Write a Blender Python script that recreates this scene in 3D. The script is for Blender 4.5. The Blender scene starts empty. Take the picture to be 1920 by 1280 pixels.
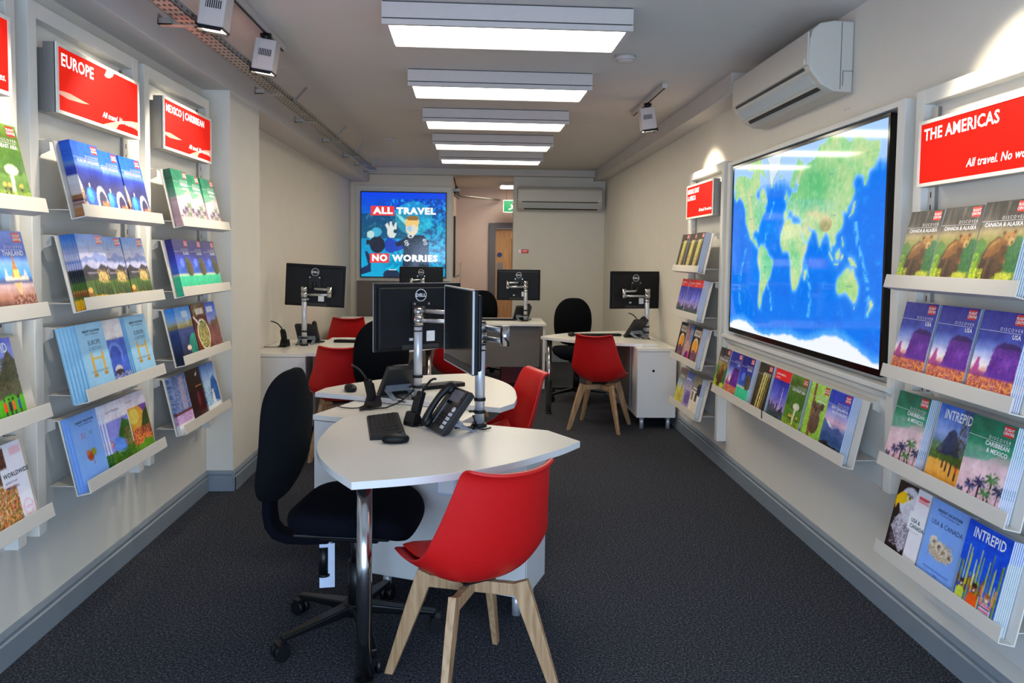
import bpy, bmesh, math, random
import numpy as np
from mathutils import Vector, Matrix
PI = math.pi
R = math.radians
scn = bpy.context.scene
C = scn.collection

# ------------------------------------------------------------------ camera
cam_data = bpy.data.cameras.new('camera')
cam = bpy.data.objects.new('camera', cam_data)
C.objects.link(cam)
cam_data.sensor_width = 36.0
cam_data.lens = 27.0                      # 1440 px focal length on the 1920 px frame
cam_data.shift_y = -80.5 / 1920.0         # the photograph is cropped at the top
cam_data.clip_start = 0.05
_y = Vector((-62.0 / 1440, 82.5 / 1440, -1.0)).normalized()
_z = Vector((0.010, 1.0, 0.0)); _z = (_z - _y * _z.dot(_y)).normalized()
_x = _y.cross(_z)
_m = Matrix((_x, _y, _z)).to_4x4()
_m.translation = Vector((0, 0, 1.52))
cam.matrix_world = _m
scn.camera = cam

# ------------------------------------------------------------------ world, lights, exposure
world = bpy.data.worlds.new('world')
scn.world = world
world.use_nodes = True
wb = world.node_tree.nodes['Background']
wb.inputs[0].default_value = (0.55, 0.72, 1.0, 1)
wb.inputs[1].default_value = 0.5
scn.view_settings.view_transform = 'Standard'
scn.view_settings.look = 'None'
scn.view_settings.gamma = 1.0
scn.view_settings.exposure = 0.34
PANEL_EMIT = 9.0

def area_light(name, loc, rot, sx, sy, power, col):
    l = bpy.data.lights.new(name, 'AREA'); l.shape = 'RECTANGLE'; l.size = sx; l.size_y = sy
    l.energy = power; l.color = col
    o = bpy.data.objects.new(name, l); o.location = loc; o.rotation_euler = rot
    C.objects.link(o); return o
# daylight through the shop front behind the photographer
area_light('shopfront_daylight', (0, -0.95, 1.05), (R(72), 0, 0), 3.3, 1.6, 120, (0.50, 0.70, 1.0))

# ------------------------------------------------------------------ materials
def srgb(r, g, b):
    def f(v):
        v = v / 255.0
        return v / 12.92 if v <= 0.04045 else ((v + 0.055) / 1.055) ** 2.4
    return (f(r), f(g), f(b), 1.0)
MATS = {}
def mat(name, rgb, rough=0.5, metal=0.0, var=0.04, scale=30.0, bump=0.0, coat=0.0, emit=0.0, emit_rgb=None):
    """procedural principled material: noise driven tone and roughness variation, optional bump"""
    m = bpy.data.materials.new(name); m.use_nodes = True
    nt = m.node_tree; b = nt.nodes['Principled BSDF']
    b.inputs['Roughness'].default_value = rough; b.inputs['Metallic'].default_value = metal
    if coat: b.inputs['Coat Weight'].default_value = coat; b.inputs['Coat Roughness'].default_value = 0.08
    c = srgb(*rgb)
    tc = nt.nodes.new('ShaderNodeTexCoord'); n = nt.nodes.new('ShaderNodeTexNoise')
    n.inputs['Scale'].default_value = scale; n.inputs['Detail'].default_value = 4
    nt.links.new(tc.outputs['Object'], n.inputs['Vector'])
    rp = nt.nodes.new('ShaderNodeValToRGB')
    rp.color_ramp.elements[0].position = 0.3; rp.color_ramp.elements[1].position = 0.7
    rp.color_ramp.elements[0].color = tuple(max(0, v * (1 - var)) for v in c[:3]) + (1,)
    rp.color_ramp.elements[1].color = tuple(min(1, v * (1 + var)) for v in c[:3]) + (1,)
    nt.links.new(n.outputs['Fac'], rp.inputs['Fac']); nt.links.new(rp.outputs['Color'], b.inputs['Base Color'])
    if bump:
        bp = nt.nodes.new('ShaderNodeBump'); bp.inputs['Strength'].default_value = bump
        bp.inputs['Distance'].default_value = 0.002
        nt.links.new(n.outputs['Fac'], bp.inputs['Height']); nt.links.new(bp.outputs['Normal'], b.inputs['Normal'])
    if emit:
        b.inputs['Emission Color'].default_value = srgb(*(emit_rgb or rgb)); b.inputs['Emission Strength'].default_value = emit
    MATS[name] = m
    return m
def col_mat(name, rough=0.3, emit=0.0, coat=0.0):
    """printed or displayed picture: colour comes from the mesh's own colour attribute"""
    m = bpy.data.materials.new(name); m.use_nodes = True
    nt = m.node_tree; b = nt.nodes['Principled BSDF']
    a = nt.nodes.new('ShaderNodeAttribute'); a.attribute_name = 'Col'
    b.inputs['Roughness'].default_value = rough
    if coat: b.inputs['Coat Weight'].default_value = coat; b.inputs['Coat Roughness'].default_value = 0.12
    if emit:
        b.inputs['Base Color'].default_value = (0.01, 0.01, 0.012, 1)
        nt.links.new(a.outputs['Color'], b.inputs['Emission Color']); b.inputs['Emission Strength'].default_value = emit
    else:
        nt.links.new(a.outputs['Color'], b.inputs['Base Color'])
    MATS[name] = m
    return m
mat('wall_paint', (228, 221, 207), 0.75, var=0.015, scale=6, bump=0.04)
mat('ceiling_paint', (206, 200, 194), 0.85, var=0.015, scale=5, bump=0.03)
mat('board_white', (226, 223, 214), 0.42, var=0.01, scale=8)
mat('shelf_metal', (216, 208, 195), 0.38, var=0.01, scale=12)
mat('skirting_grey', (132, 141, 148), 0.4, var=0.03, scale=10)
mat('gap_dark', (46, 44, 42), 0.6)
mat('sign_side', (148, 144, 138), 0.35, 0.4, var=0.02)
mat('sign_frame', (236, 230, 218), 0.4)
mat('sign_red', (150, 8, 4), 0.75, var=0.02, emit=0.50, emit_rgb=(255, 38, 16))
mat('sign_pink', (205, 130, 112), 0.6, emit=0.42, emit_rgb=(255, 190, 170))
mat('sign_text', (255, 255, 255), 0.4, emit=0.75)
mat('desk_white', (238, 233, 222), 0.28, var=0.012, scale=40, bump=0.02)
mat('desk_edge', (232, 230, 226), 0.3, var=0.01)
mat('cabinet_white', (226, 224, 220), 0.35, var=0.01)
mat('modesty_grey', (112, 104, 97), 0.5, var=0.03)
mat('plastic_black', (13, 13, 15), 0.42, var=0.1, scale=60)
mat('plastic_satin', (15, 16, 18), 0.5, var=0.08, scale=80, bump=0.05)
mat('plastic_dark', (31, 32, 35), 0.4, var=0.06)
mat('screen_dark', (9, 10, 12), 0.12, var=0.05)
mat('silver', (196, 198, 202), 0.28, 0.9, var=0.03, scale=50)
mat('alu_pole', (208, 210, 216), 0.32, 0.5, var=0.02, scale=60)
mat('edge_silver', (190, 192, 196), 0.35, 0.2, var=0.02)
mat('chrome', (190, 190, 192), 0.16, 1.0, var=0.01)
mat('black_steel', (26, 22, 20), 0.2, 0.7, var=0.05)
mat('stand_grey', (140, 146, 156), 0.4, 0.2, var=0.04)
mat('paper_white', (240, 240, 240), 0.7, var=0.02)
mat('key_grey', (205, 207, 210), 0.45)
mat('chair_red', (202, 20, 19), 0.42, var=0.03, scale=25)
mat('cushion_red', (216, 30, 16), 0.5, var=0.05, scale=90, bump=0.06)
mat('fabric_black', (15, 16, 19), 0.95, var=0.25, scale=260, bump=0.35)
mat('fabric_navy', (9, 10, 19), 0.95, var=0.2, scale=260, bump=0.3)
mat('ac_white', (204, 198, 186), 0.4, var=0.01)
mat('ac_vane', (196, 202, 202), 0.25, var=0.02)
mat('galvanised', (150, 147, 141), 0.42, 0.7, var=0.12, scale=45)
mat('fixture_white', (204, 196, 190), 0.5, var=0.02)
mat('lamp_white', (200, 190, 184), 0.45, var=0.02)
mat('panel_glow', (255, 255, 255), 0.5, emit=PANEL_EMIT, emit_rgb=(255, 246, 224))
mat('corridor_glow', (255, 255, 255), 0.5, emit=16, emit_rgb=(255, 244, 226))
mat('lens_glow', (255, 255, 255), 0.5, emit=5, emit_rgb=(255, 240, 210))
mat('door_frame_grey', (98, 99, 105), 0.45, var=0.03)
mat('steel_plate', (132, 126, 118), 0.3, 0.8, var=0.05)
mat('door_glass', (150, 118, 78), 0.1, var=0.05)
mat('exit_green', (0, 120, 72), 0.4, emit=0.25)
mat('notice_red', (190, 34, 38), 0.5)
mat('notice_blue', (24, 58, 128), 0.5)
mat('bin_red', (130, 18, 18), 0.5, var=0.06)
mat('tag_white', (205, 214, 232), 0.6)
mat('corridor_paint', (214, 196, 186), 0.8, var=0.02, scale=6)
mat('ivory', (232, 226, 205), 0.5)
col_mat('print_gloss', 0.38, 0.0, 0.08)
col_mat('map_glow', 0.06, 0.84)
col_mat('video_glow', 0.12, 0.75)

for _n, _s in (('plastic_satin', .28), ('fabric_black', .1), ('fabric_navy', .1), ('plastic_black', .4), ('sign_red', .15), ('sign_pink', .15)): MATS[_n].node_tree.nodes['Principled BSDF'].inputs['Specular IOR Level'].default_value = _s

def wood(name, c0, c1, scale=4.0, rough=0.5):
    m = bpy.data.materials.new(name); m.use_nodes = True; nt = m.node_tree; b = nt.nodes['Principled BSDF']
    tc = nt.nodes.new('ShaderNodeTexCoord'); mp = nt.nodes.new('ShaderNodeMapping')
    mp.inputs['Scale'].default_value = (14, 14, 1.2)
    w = nt.nodes.new('ShaderNodeTexNoise'); w.inputs['Scale'].default_value = scale; w.inputs['Detail'].default_value = 8
    w.inputs['Distortion'].default_value = 0.6
    rp = nt.nodes.new('ShaderNodeValToRGB'); rp.color_ramp.elements[0].position = 0.35; rp.color_ramp.elements[1].position = 0.65
    rp.color_ramp.elements[0].color = srgb(*c0); rp.color_ramp.elements[1].color = srgb(*c1)
    nt.links.new(tc.outputs['Object'], mp.inputs['Vector']); nt.links.new(mp.outputs['Vector'], w.inputs['Vector'])
    nt.links.new(w.outputs['Fac'], rp.inputs['Fac']); nt.links.new(rp.outputs['Color'], b.inputs['Base Color'])
    b.inputs['Roughness'].default_value = rough
    MATS[name] = m
wood('beech', (158, 120, 82), (192, 156, 116))
wood('oak_door', (176, 132, 88), (200, 156, 108), 3)

def carpet():
    m = bpy.data.materials.new('carpet'); m.use_nodes = True; nt = m.node_tree; b = nt.nodes['Principled BSDF']
    tc = nt.nodes.new('ShaderNodeTexCoord'); mp = nt.nodes.new('ShaderNodeMapping'); mp.inputs['Scale'].default_value = (1, 1, 1)
    n1 = nt.nodes.new('ShaderNodeTexNoise'); n1.inputs['Scale'].default_value = 120; n1.inputs['Detail'].default_value = 3
    mpa = nt.nodes.new('ShaderNodeMapping'); mpa.inputs['Scale'].default_value = (340, 80, 1)
    mpb = nt.nodes.new('ShaderNodeMapping'); mpb.inputs['Scale'].default_value = (80, 340, 1)
    na = nt.nodes.new('ShaderNodeTexNoise'); na.inputs['Scale'].default_value = 1; na.inputs['Detail'].default_value = 1
    nb = nt.nodes.new('ShaderNodeTexNoise'); nb.inputs['Scale'].default_value = 1; nb.inputs['Detail'].default_value = 1
    mx = nt.nodes.new('ShaderNodeMath'); mx.operation = 'MAXIMUM'
    ad = nt.nodes.new('ShaderNodeMath'); ad.operation = 'MULTIPLY'
    rp = nt.nodes.new('ShaderNodeValToRGB')
    e = rp.color_ramp.elements; e[0].position = 0.2; e[0].color = srgb(26, 27, 31); e[1].position = 0.48; e[1].color = srgb(112, 114, 124)
    e2 = e.new(0.30); e2.color = srgb(58, 59, 65)
    L = nt.links.new
    L(tc.outputs['Object'], mpa.inputs['Vector']); L(tc.outputs['Object'], mpb.inputs['Vector']); L(tc.outputs['Object'], n1.inputs['Vector'])
    L(mpa.outputs['Vector'], na.inputs['Vector']); L(mpb.outputs['Vector'], nb.inputs['Vector'])
    L(na.outputs['Fac'], mx.inputs[0]); L(nb.outputs['Fac'], mx.inputs[1]); L(mx.outputs[0], ad.inputs[0]); L(n1.outputs['Fac'], ad.inputs[1])
    L(ad.outputs[0], rp.inputs['Fac']); L(rp.outputs['Color'], b.inputs['Base Color'])
    bp = nt.nodes.new('ShaderNodeBump'); bp.inputs['Strength'].default_value = 0.6; bp.inputs['Distance'].default_value = 0.003
    L(ad.outputs[0], bp.inputs['Height']); L(bp.outputs['Normal'], b.inputs['Normal'])
    b.inputs['Roughness'].default_value = 0.95; b.inputs['Specular IOR Level'].default_value = 0.2
    MATS['carpet'] = m
carpet()

# ------------------------------------------------------------------ mesh helpers
class MB:
    """collects shapes; build() links them as ONE mesh object"""
    def __init__(s, M=None): s.v = []; s.f = []; s.mi = []; s.sm = []; s.M = M or Matrix.Identity(4)
    def add(s, verts, faces, mi=0, smooth=False, M=None):
        T = s.M @ M if M is not None else s.M
        o = len(s.v)
        s.v += [tuple(T @ Vector(p)) for p in verts]
        for f in faces:
            s.f.append(tuple(i + o for i in f)); s.mi.append(mi); s.sm.append(smooth)
        return s
    def box(s, a, b, mi=0, M=None):
        (x0, y0, z0), (x1, y1, z1) = a, b
        v = [(x0, y0, z0), (x1, y0, z0), (x1, y1, z0), (x0, y1, z0), (x0, y0, z1), (x1, y0, z1), (x1, y1, z1), (x0, y1, z1)]
        return s.add(v, [(0, 3, 2, 1), (4, 5, 6, 7), (0, 1, 5, 4), (1, 2, 6, 5), (2, 3, 7, 6), (3, 0, 4, 7)], mi, False, M)
    def cyl(s, p0, p1, r0, r1=None, n=16, mi=0, cap=True, smooth=True, M=None):
        r1 = r0 if r1 is None else r1
        p0 = Vector(p0); p1 = Vector(p1); d = (p1 - p0).normalized()
        a = d.orthogonal().normalized(); b = d.cross(a)
        v = []
        for p, r in ((p0, r0), (p1, r1)):
            for i in range(n):
                t = 2 * PI * i / n; v.append(p + a * math.cos(t) * r + b * math.sin(t) * r)
        s.add(v, [(i, (i + 1) % n, n + (i + 1) % n, n + i) for i in range(n)], mi, smooth, M)
        if cap: s.add(v, [tuple(range(n - 1, -1, -1)), tuple(range(n, 2 * n))], mi, False, M)
        return s
    def lathe(s, prof, n=24, mi=0, M=None, smooth=True):
        v = []; m = len(prof)
        for i in range(n):
            t = 2 * PI * i / n
            v += [(r * math.cos(t), r * math.sin(t), z) for r, z in prof]
        f = [(i * m + j, ((i + 1) % n) * m + j, ((i + 1) % n) * m + j + 1, i * m + j + 1) for i in range(n) for j in range(m - 1)]
        return s.add(v, f, mi, smooth, M)
    def tube(s, pts, r, n=8, mi=0, M=None):
        P = [Vector(p) for p in pts]; v = []; k = len(P)
        ref = Vector((0, 0, 1))
        if abs((P[-1] - P[0]).normalized().z) > 0.9: ref = Vector((1, 0, 0))
        for i, p in enumerate(P):
            d = (P[min(i + 1, k - 1)] - P[max(i - 1, 0)]).normalized()
            a = d.cross(ref)
            a = a.normalized() if a.length > 1e-5 else d.orthogonal().normalized()
            b = d.cross(a); rr = r[i] if isinstance(r, (list, tuple)) else r
            for j in range(n):
                t = 2 * PI * j / n; v.append(p + a * math.cos(t) * rr + b * math.sin(t) * rr)
        f = [(i * n + j, i * n + (j + 1) % n, (i + 1) * n + (j + 1) % n, (i + 1) * n + j) for i in range(k - 1) for j in range(n)]
        s.add(v, f, mi, True, M)
        return s.add(v, [tuple(range(n - 1, -1, -1)), tuple(range((k - 1) * n, k * n))], mi, False, M)
    def prism(s, poly, z0, z1, mi=0, side_mi=None, M=None, smooth=False):
        n = len(poly)
        v = [(x, y, z0) for x, y in poly] + [(x, y, z1) for x, y in poly]
        s.add(v, [tuple(range(n - 1, -1, -1)), tuple(range(n, 2 * n))], mi, False, M)
        return s.add(v, [(i, (i + 1) % n, n + (i + 1) % n, n + i) for i in range(n)], mi if side_mi is None else side_mi, smooth, M)
    def profile_x(s, prof, x0, x1, mi=0, M=None, smooth=False):
        """profile in (y, z) extruded along x"""
        n = len(prof)
        v = [(x0, y, z) for y, z in prof] + [(x1, y, z) for y, z in prof]
        s.add(v, [tuple(range(n)), tuple(range(2 * n - 1, n - 1, -1))], mi, False, M)
        return s.add(v, [((i + 1) % n, i, n + i, n + (i + 1) % n) for i in range(n)], mi, smooth, M)
    def grid(s, P, mi=0, smooth=True, M=None):
        h = len(P); w = len(P[0]); v = [p for row in P for p in row]
        return s.add(v, [(i * w + j, i * w + j + 1, (i + 1) * w + j + 1, (i + 1) * w + j) for i in range(h - 1) for j in range(w - 1)], mi, smooth, M)
    def sell(s, c, rx, ry, rz, e1=0.5, e2=0.5, nu=20, nv=12, mi=0, M=None, warp=None):
        """super-ellipsoid: rounded pads and cushions"""
        def pw(v, e): return math.copysign(abs(v) ** e, v)
        P = []
        for i in range(nv + 1):
            a = -PI / 2 + PI * i / nv; row = []
            for j in range(nu + 1):
                b = 2 * PI * j / nu
                p = (rx * pw(math.cos(a), e1) * pw(math.cos(b), e2), ry * pw(math.cos(a), e1) * pw(math.sin(b), e2), rz * pw(math.sin(a), e1))
                if warp: p = warp(*p)
                row.append((c[0] + p[0], c[1] + p[1], c[2] + p[2]))
            P.append(row)
        return s.grid(P, mi, True, M)
    def mesh(s, name, mats):
        me = bpy.data.meshes.new(name)
        me.from_pydata(s.v, [], s.f)
        for m in mats: me.materials.append(MATS[m])
        me.polygons.foreach_set('material_index', s.mi)
        me.polygons.foreach_set('use_smooth', s.sm)
        bm = bmesh.new(); bm.from_mesh(me)
        bmesh.ops.remove_doubles(bm, verts=bm.verts, dist=1e-5)
        bmesh.ops.recalc_face_normals(bm, faces=bm.faces)
        bm.to_mesh(me); bm.free(); me.update()
        return me
    def build(s, name, mats, parent=None, bevel=0.0, seg=2, sub=0, solid=0.0):
        if isinstance(mats, str): mats = [mats]
        o = bpy.data.objects.new(name, s.mesh(name, mats)); C.objects.link(o)
        if parent: o.parent = parent
        if solid:
            m = o.modifiers.new('solid', 'SOLIDIFY'); m.thickness = solid; m.offset = 0
        if sub:
            m = o.modifiers.new('sub', 'SUBSURF'); m.levels = sub; m.render_levels = sub
        if bevel:
            m = o.modifiers.new('bevel', 'BEVEL'); m.width = bevel; m.segments = seg; m.limit_method = 'ANGLE'; m.angle_limit = R(40)
        return o
def tag(o, label, cat, group=None):
    o['label'] = label; o['category'] = cat
    if group: o['group'] = group
    return o
def thing(name, label, cat, loc=(0, 0, 0), rz=0.0, group=None):
    o = bpy.data.objects.new(name, None); C.objects.link(o); o.empty_display_size = 0.1
    o.location = loc; o.rotation_euler = (0, 0, R(rz))
    return tag(o, label, cat, group)
def struct(o): o['kind'] = 'structure'; return o
def copy_tree(o, parent=None):
    c = o.copy(); C.objects.link(c)
    if parent: c.parent = parent
    for ch in list(o.children): copy_tree(ch, c)
    return c
def dup(root, loc, rz, label, group=None):
    r = copy_tree(root); r.location = loc; r.rotation_euler = (0, 0, R(rz)); r['label'] = label
    if group: r['group'] = group
    return r
def Mx(loc=(0, 0, 0), rx=0, ry=0, rz=0):
    return Matrix.Translation(loc) @ Matrix.Rotation(R(rz), 4, 'Z') @ Matrix.Rotation(R(ry), 4, 'Y') @ Matrix.Rotation(R(rx), 4, 'X')

# ------------------------------------------------------------------ lettering
_TX = {}
def glyphs(text, bold=0.0, shear=0.0):
    """flat lettering from the built-in font: verts (unit size) and faces"""
    k = (text, bold, shear)
    if k in _TX: return _TX[k]
    cu = bpy.data.curves.new('t', 'FONT'); cu.body = text; cu.size = 1.0; cu.offset = bold; cu.resolution_u = 2; cu.shear = shear
    cu.space_character = 1.0 + bold * 2.2
    o = bpy.data.objects.new('t', cu); C.objects.link(o)
    bpy.context.view_layer.update()
    dg = bpy.context.evaluated_depsgraph_get()
    me = bpy.data.meshes.new_from_object(o.evaluated_get(dg))
    v = [(p.co.x, p.co.y) for p in me.vertices]; f = [tuple(p.vertices) for p in me.polygons]
    bpy.data.objects.remove(o); bpy.data.curves.remove(cu); bpy.data.meshes.remove(me)
    if not v: v = [(0, 0)]
    xs = [p[0] for p in v]; w = (min(xs), max(xs))
    _TX[k] = (v, f, w); return _TX[k]
def place_text(text, x, y, size, align='L', bold=0.0, shear=0.0, width=None):
    v, f, (a, b) = glyphs(text, bold, shear)
    sx = size if width is None else width / (b - a)
    off = {'L': -a, 'R': -b, 'C': -(a + b) / 2}[align]
    return [(x + (p[0] + off) * sx, y + p[1] * size) for p in v], f

# ------------------------------------------------------------------ the room
CEIL = 2.71
YB = 10.9
LW, LP, LF, RW = -1.715, -1.55, -1.80, 1.778
struct(MB().box((-2.1, -1.2, -0.08), (2.1, 14.2, 0)).build('floor', 'carpet'))
struct(MB().box((-2.1, -1.2, CEIL), (2.1, 11.0, CEIL + 0.1)).build('ceiling', 'ceiling_paint'))
struct(MB().box((-0.7, 11.0, 2.68), (1.6, 14.2, 2.78)).build('ceiling_corridor', 'ceiling_paint'))
m = MB()
m.box((-2.1, -1.2, 0), (LW, 4.89, CEIL)); m.box((-2.1, 4.89, 0), (LP, 5.52, CEIL)); m.box((-2.1, 5.52, 0), (LF, YB, CEIL))
struct(m.build('wall_left', 'wall_paint'))
struct(MB().box((RW, -1.2, 0), (2.1, YB, CEIL)).build('wall_right', 'wall_paint'))
m = MB(); m.box((-2.1, YB, 0), (-0.375, YB + 0.15, CEIL)); m.box((0.48, YB, 0), (2.1, YB + 0.15, CEIL))
struct(m.build('wall_back', 'wall_paint'))
m = MB()
m.box((-0.7, YB + 0.15, 0), (-0.40, 14.0, CEIL)); m.box((1.30, YB + 0.15, 0), (1.6, 14.0, CEIL))
m.box((-0.4, 13.55, 0), (0.19, 13.75, CEIL)); m.box((0.19, 13.55, 2.03), (1.05, 13.75, CEIL)); m.box((1.05, 13.55, 0), (1.30, 13.75, CEIL))
struct(m.build('wall_corridor', 'corridor_paint'))
# dropped boxing along both sides, and the shallow beam at the back
struct(MB().box((LF - .1, -1.2, 2.515), (LP + .003, YB, CEIL)).build('trim_1', 'ceiling_paint', bevel=.004))
struct(MB().box((1.61, 4.95, 2.575), (RW + .02, YB, CEIL)).build('trim_2', 'ceiling_paint', bevel=.004))
struct(MB().box((LP, 10.76, 2.62), (1.61, YB + .16, CEIL)).build('trim_3', 'ceiling_paint', bevel=.004))

SK = [(0, 0), (-.018, 0), (-.018, .088), (-.011, .094), (-.011, .101), (-.016, .106), (-.016, .113), (-.007, .128), (0, .13)]
def skirting(name, segs):
    m = MB()
    for (x, y), rz, L in segs: m.profile_x(SK, 0, L, 0, Mx((x, y, 0), rz=rz))
    return struct(m.build(name, 'skirting_grey'))
# left wall skirting follows the pier; local front faces the room
skirting('baseboard_left', [((LW, -1.2), 90, 6.10), ((LW, 4.89), 0, .165 + .018), ((LP, 4.872), 90, .66), ((LF, 5.55), 90, 0.55)])
skirting('baseboard_right', [((RW, YB), -90, YB + 1.2)])
skirting('baseboard_back', [((0.48, YB), 0, RW - 0.48), ((LF, YB), 0, 1.42)])

# door at the end of the corridor
m = MB(); m.box((0.17, 13.50, 0), (0.285, 13.62, 2.075)); m.box((0.285, 13.50, 1.985), (1.02, 13.62, 2.075)); m.box((1.02, 13.50, 0), (1.10, 13.62, 2.075))
struct(m.build('trim_4', 'door_frame_grey', bevel=.006))
d = struct(MB().box((0.29, 13.57, 0.01), (1.015, 13.61, 1.98)).build('door_1', 'oak_door'))
p = MB().box((.56, 13.558, .95), (.82, 13.572, 1.80)).build('vision_panel', 'door_glass', d)
MB().box((.535, 13.552, .925), (.56, 13.575, 1.825)).box((.82, 13.552, .925), (.845, 13.575, 1.825)).box((.56, 13.552, 1.80), (.82, 13.575, 1.825)).box((.56, 13.552, .925), (.82, 13.575, .95)).build('glazing_bead', 'beech', p)
MB().box((.325, 13.562, .98), (.425, 13.572, 1.38)).build('push_plate', 'steel_plate', d)
o = MB().cyl((.365, 13.572, 1.52), (.365, 13.564, 1.52), .042, n=28).build('round_notice', 'notice_blue', d); o['label'] = 'round blue fire door notice'
MB().box((.70, 13.55, 1.54), (.72, 13.56, 1.64)).build('closing_notice', 'plastic_black', d)

# ------------------------------------------------------------------ ceiling lights
def ceiling_light(x, y, w, label, first=[None]):
    if first[0] is None:
        t = thing('ceiling_light', label, 'ceiling light', (x, y, 0), 0.9, 'linear ceiling lights')
        h = MB().box((-.6, 0, 2.632), (.6, .42, CEIL - .001)).box((-.6, 0, 2.600), (.6, .022, 2.626)).box((-.6, .398, 2.600), (.6, .42, 2.626))
        h.box((-.6, .022, 2.600), (-.57, .398, 2.626)).box((.57, .022, 2.600), (.6, .398, 2.626))
        h.build('housing', 'fixture_white', t)
        MB().box((-.594, .006, 2.626), (.594, .414, 2.632)).box((-.597, -.0015, 2.704), (.597, .001, 2.708)).build('shadow_gap', 'gap_dark', t)
        MB().box((-.57, .05, 2.604), (.57, .37, 2.612)).build('diffuser', 'panel_glow', t)
        first[0] = t
    else:
        dup(first[0], (x, y, 0), 0.9, label)
for y, s in ((3.72, 'largest, nearest the camera'), (5.05, 'second from the front'), (6.36, 'third from the front'), (7.68, 'fourth from the front'), (8.90, 'smallest, nearest the back wall')):
    ceiling_light(.13, y, 1.2, 'white linear ceiling light with glowing panel, ' + s)
t = thing('corridor_light', 'bright square ceiling light in the corridor beyond the back opening', 'ceiling light', (.62, 12.6, 0))
MB().box((-.3, -.3, 2.625), (.3, .3, 2.679)).build('housing', 'lamp_white', t); MB().box((-.27, -.27, 2.618), (.27, .27, 2.625)).build('diffuser', 'corridor_glow', t)

# ------------------------------------------------------------------ track spotlights
def track(label, x, y0, y1):
    t = thing('lighting_track', label, 'lighting track', (x, y0, CEIL))
    MB().box((-.017, 0, -.034), (.017, y1 - y0, -.001)).build('rail', 'lamp_white', t)
    MB().box((-.007, .005, -.0355), (.007, y1 - y0 - .005, -.0335)).build('conductor_slot', 'gap_dark', t)
track('white ceiling track along the left side, carrying two spotlights', -1.14, 2.2, 4.56)
track('short white ceiling track near the right wall carrying one spotlight', 1.262, 5.29, 6.37)
def spotlight(label, loc, rz, tilt, power, cone):
    t = thing('track_spotlight', label, 'spotlight', loc, rz, 'track spotlights')
    MB().cyl((0, 0, 0), (0, 0, -.035), .022, n=14).box((-.012, -.028, -.018), (.012, .028, 0)).build('adapter', 'plastic_black', t)
    M = Mx((0, 0, -.115), rx=-9)
    h = MB(M); h.box((-.048, -.055, -.085), (.048, .055, .078)).build('head', 'lamp_white', t, bevel=.006)
    for x in (-.0465, .045):
        v = MB(M)
        for i in range(8): v.box((x * 1.065, -.03 + i * .009, -.01), (x * 1.065 + .0015, -.0255 + i * .009, .025))
        v.build('vent', 'plastic_black', t)
    MB(M).box((-.051, -.04, -.05), (-.046, -.028, .06)).box((.046, -.04, -.05), (.051, -.028, .06)).cyl((-.056, -.034, -.045), (.056, -.034, -.045), .011, n=12).build('yoke', 'lamp_white', t)
    g = MB(M); g.box((-.049, -.060, -.105), (.049, -.050, -.080)).box((-.049, .049, -.092), (.049, .057, -.084)).box((-.049, -.05, -.100), (-.042, .05, -.084)).box((.042, -.05, -.100), (.049, .05, -.084))
    g.build('hood', 'plastic_black', t)
    MB(M).box((-.041, -.049, -.090), (.041, .049, -.086)).build('lens', 'lens_glow', t)
    l = bpy.data.lights.new('spot_lamp', 'SPOT'); l.energy = power; l.color = (1.0, .90, .72); l.spot_size = R(cone); l.spot_blend = .55; l.shadow_soft_size = .03
    lo = bpy.data.objects.new('spot_lamp', l); C.objects.link(lo); lo.parent = t
    lo.matrix_local = Mx((0, -.015, -.22), rx=tilt)
# heads lean towards the wall displays (local -Y is the lit side)
spotlight('white boxy track spotlight, nearest the camera on the left track', (-1.14, 3.42, CEIL - .035), -90, -43, 50, 76)
spotlight('white boxy track spotlight at the far end of the left track', (-1.14, 4.20, CEIL - .035), -90, -43, 50, 76)
spotlight('white track spotlight on the short right-hand track', (1.262, 5.83, CEIL - .035), 90, -43, 34, 76)
# off-camera spots of the same kind that light the nearest displays
spotlight('white track spotlight above the cut-off display at the left edge', (-1.14, 2.40, CEIL - .035), -90, -43, 50, 76)
track('white ceiling track near the camera beside the right wall', 1.262, 1.6, 3.1)
spotlight('white track spotlight above the Americas display', (1.262, 2.45, CEIL - .035), 90, -43, 34, 76)

# ------------------------------------------------------------------ cable tray with its brackets, left
t = thing('cable_tray', 'perforated metal cable tray running under the ceiling along the left', 'cable tray', (0, 0, 0))
h = MB()
h.box((-1.305, 1.5, 2.500), (-1.222, 9.2, 2.503)).box((-1.225, 1.5, 2.5), (-1.222, 9.2, 2.530)).box((-1.305, 1.5, 2.5), (-1.302, 9.2, 2.530))
h.build('channel', 'galvanised', t)
h = MB(); rnd = random.Random(3)
y = 2.4
while y < 9.1:
    for x in (-1.295, -1.272, -1.25, -1.230): h.box((x, y, 2.4992), (x + .010, y + .022, 2.5002))
    h.box((-1.2222, y, 2.511), (-1.2214, y + .022, 2.518))
    y += .06 if y < 5.5 else .10
h.build('slot', 'gap_dark', t)['kind'] = 'stuff'
MB().tube([(-1.262, 1.5, 2.512), (-1.258, 4, 2.512), (-1.265, 7, 2.512), (-1.26, 9.2, 2.512)], .012, 8).tube([(-1.285, 1.5, 2.51), (-1.287, 9.2, 2.51)], .008, 8).build('cable', 'paper_white', t)
for y in (3.35, 4.75, 5.75, 6.75, 7.75, 8.45, 9.1):
    b = MB().box((-1.36, y, 2.47), (-1.20, y + .04, 2.474)).box((-1.36, y, 2.47), (-1.356, y + .04, 2.515)).box((-1.36, y, 2.47), (-1.30, y + .004, 2.497))
    b.build('bracket', 'galvanised', t)
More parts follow.
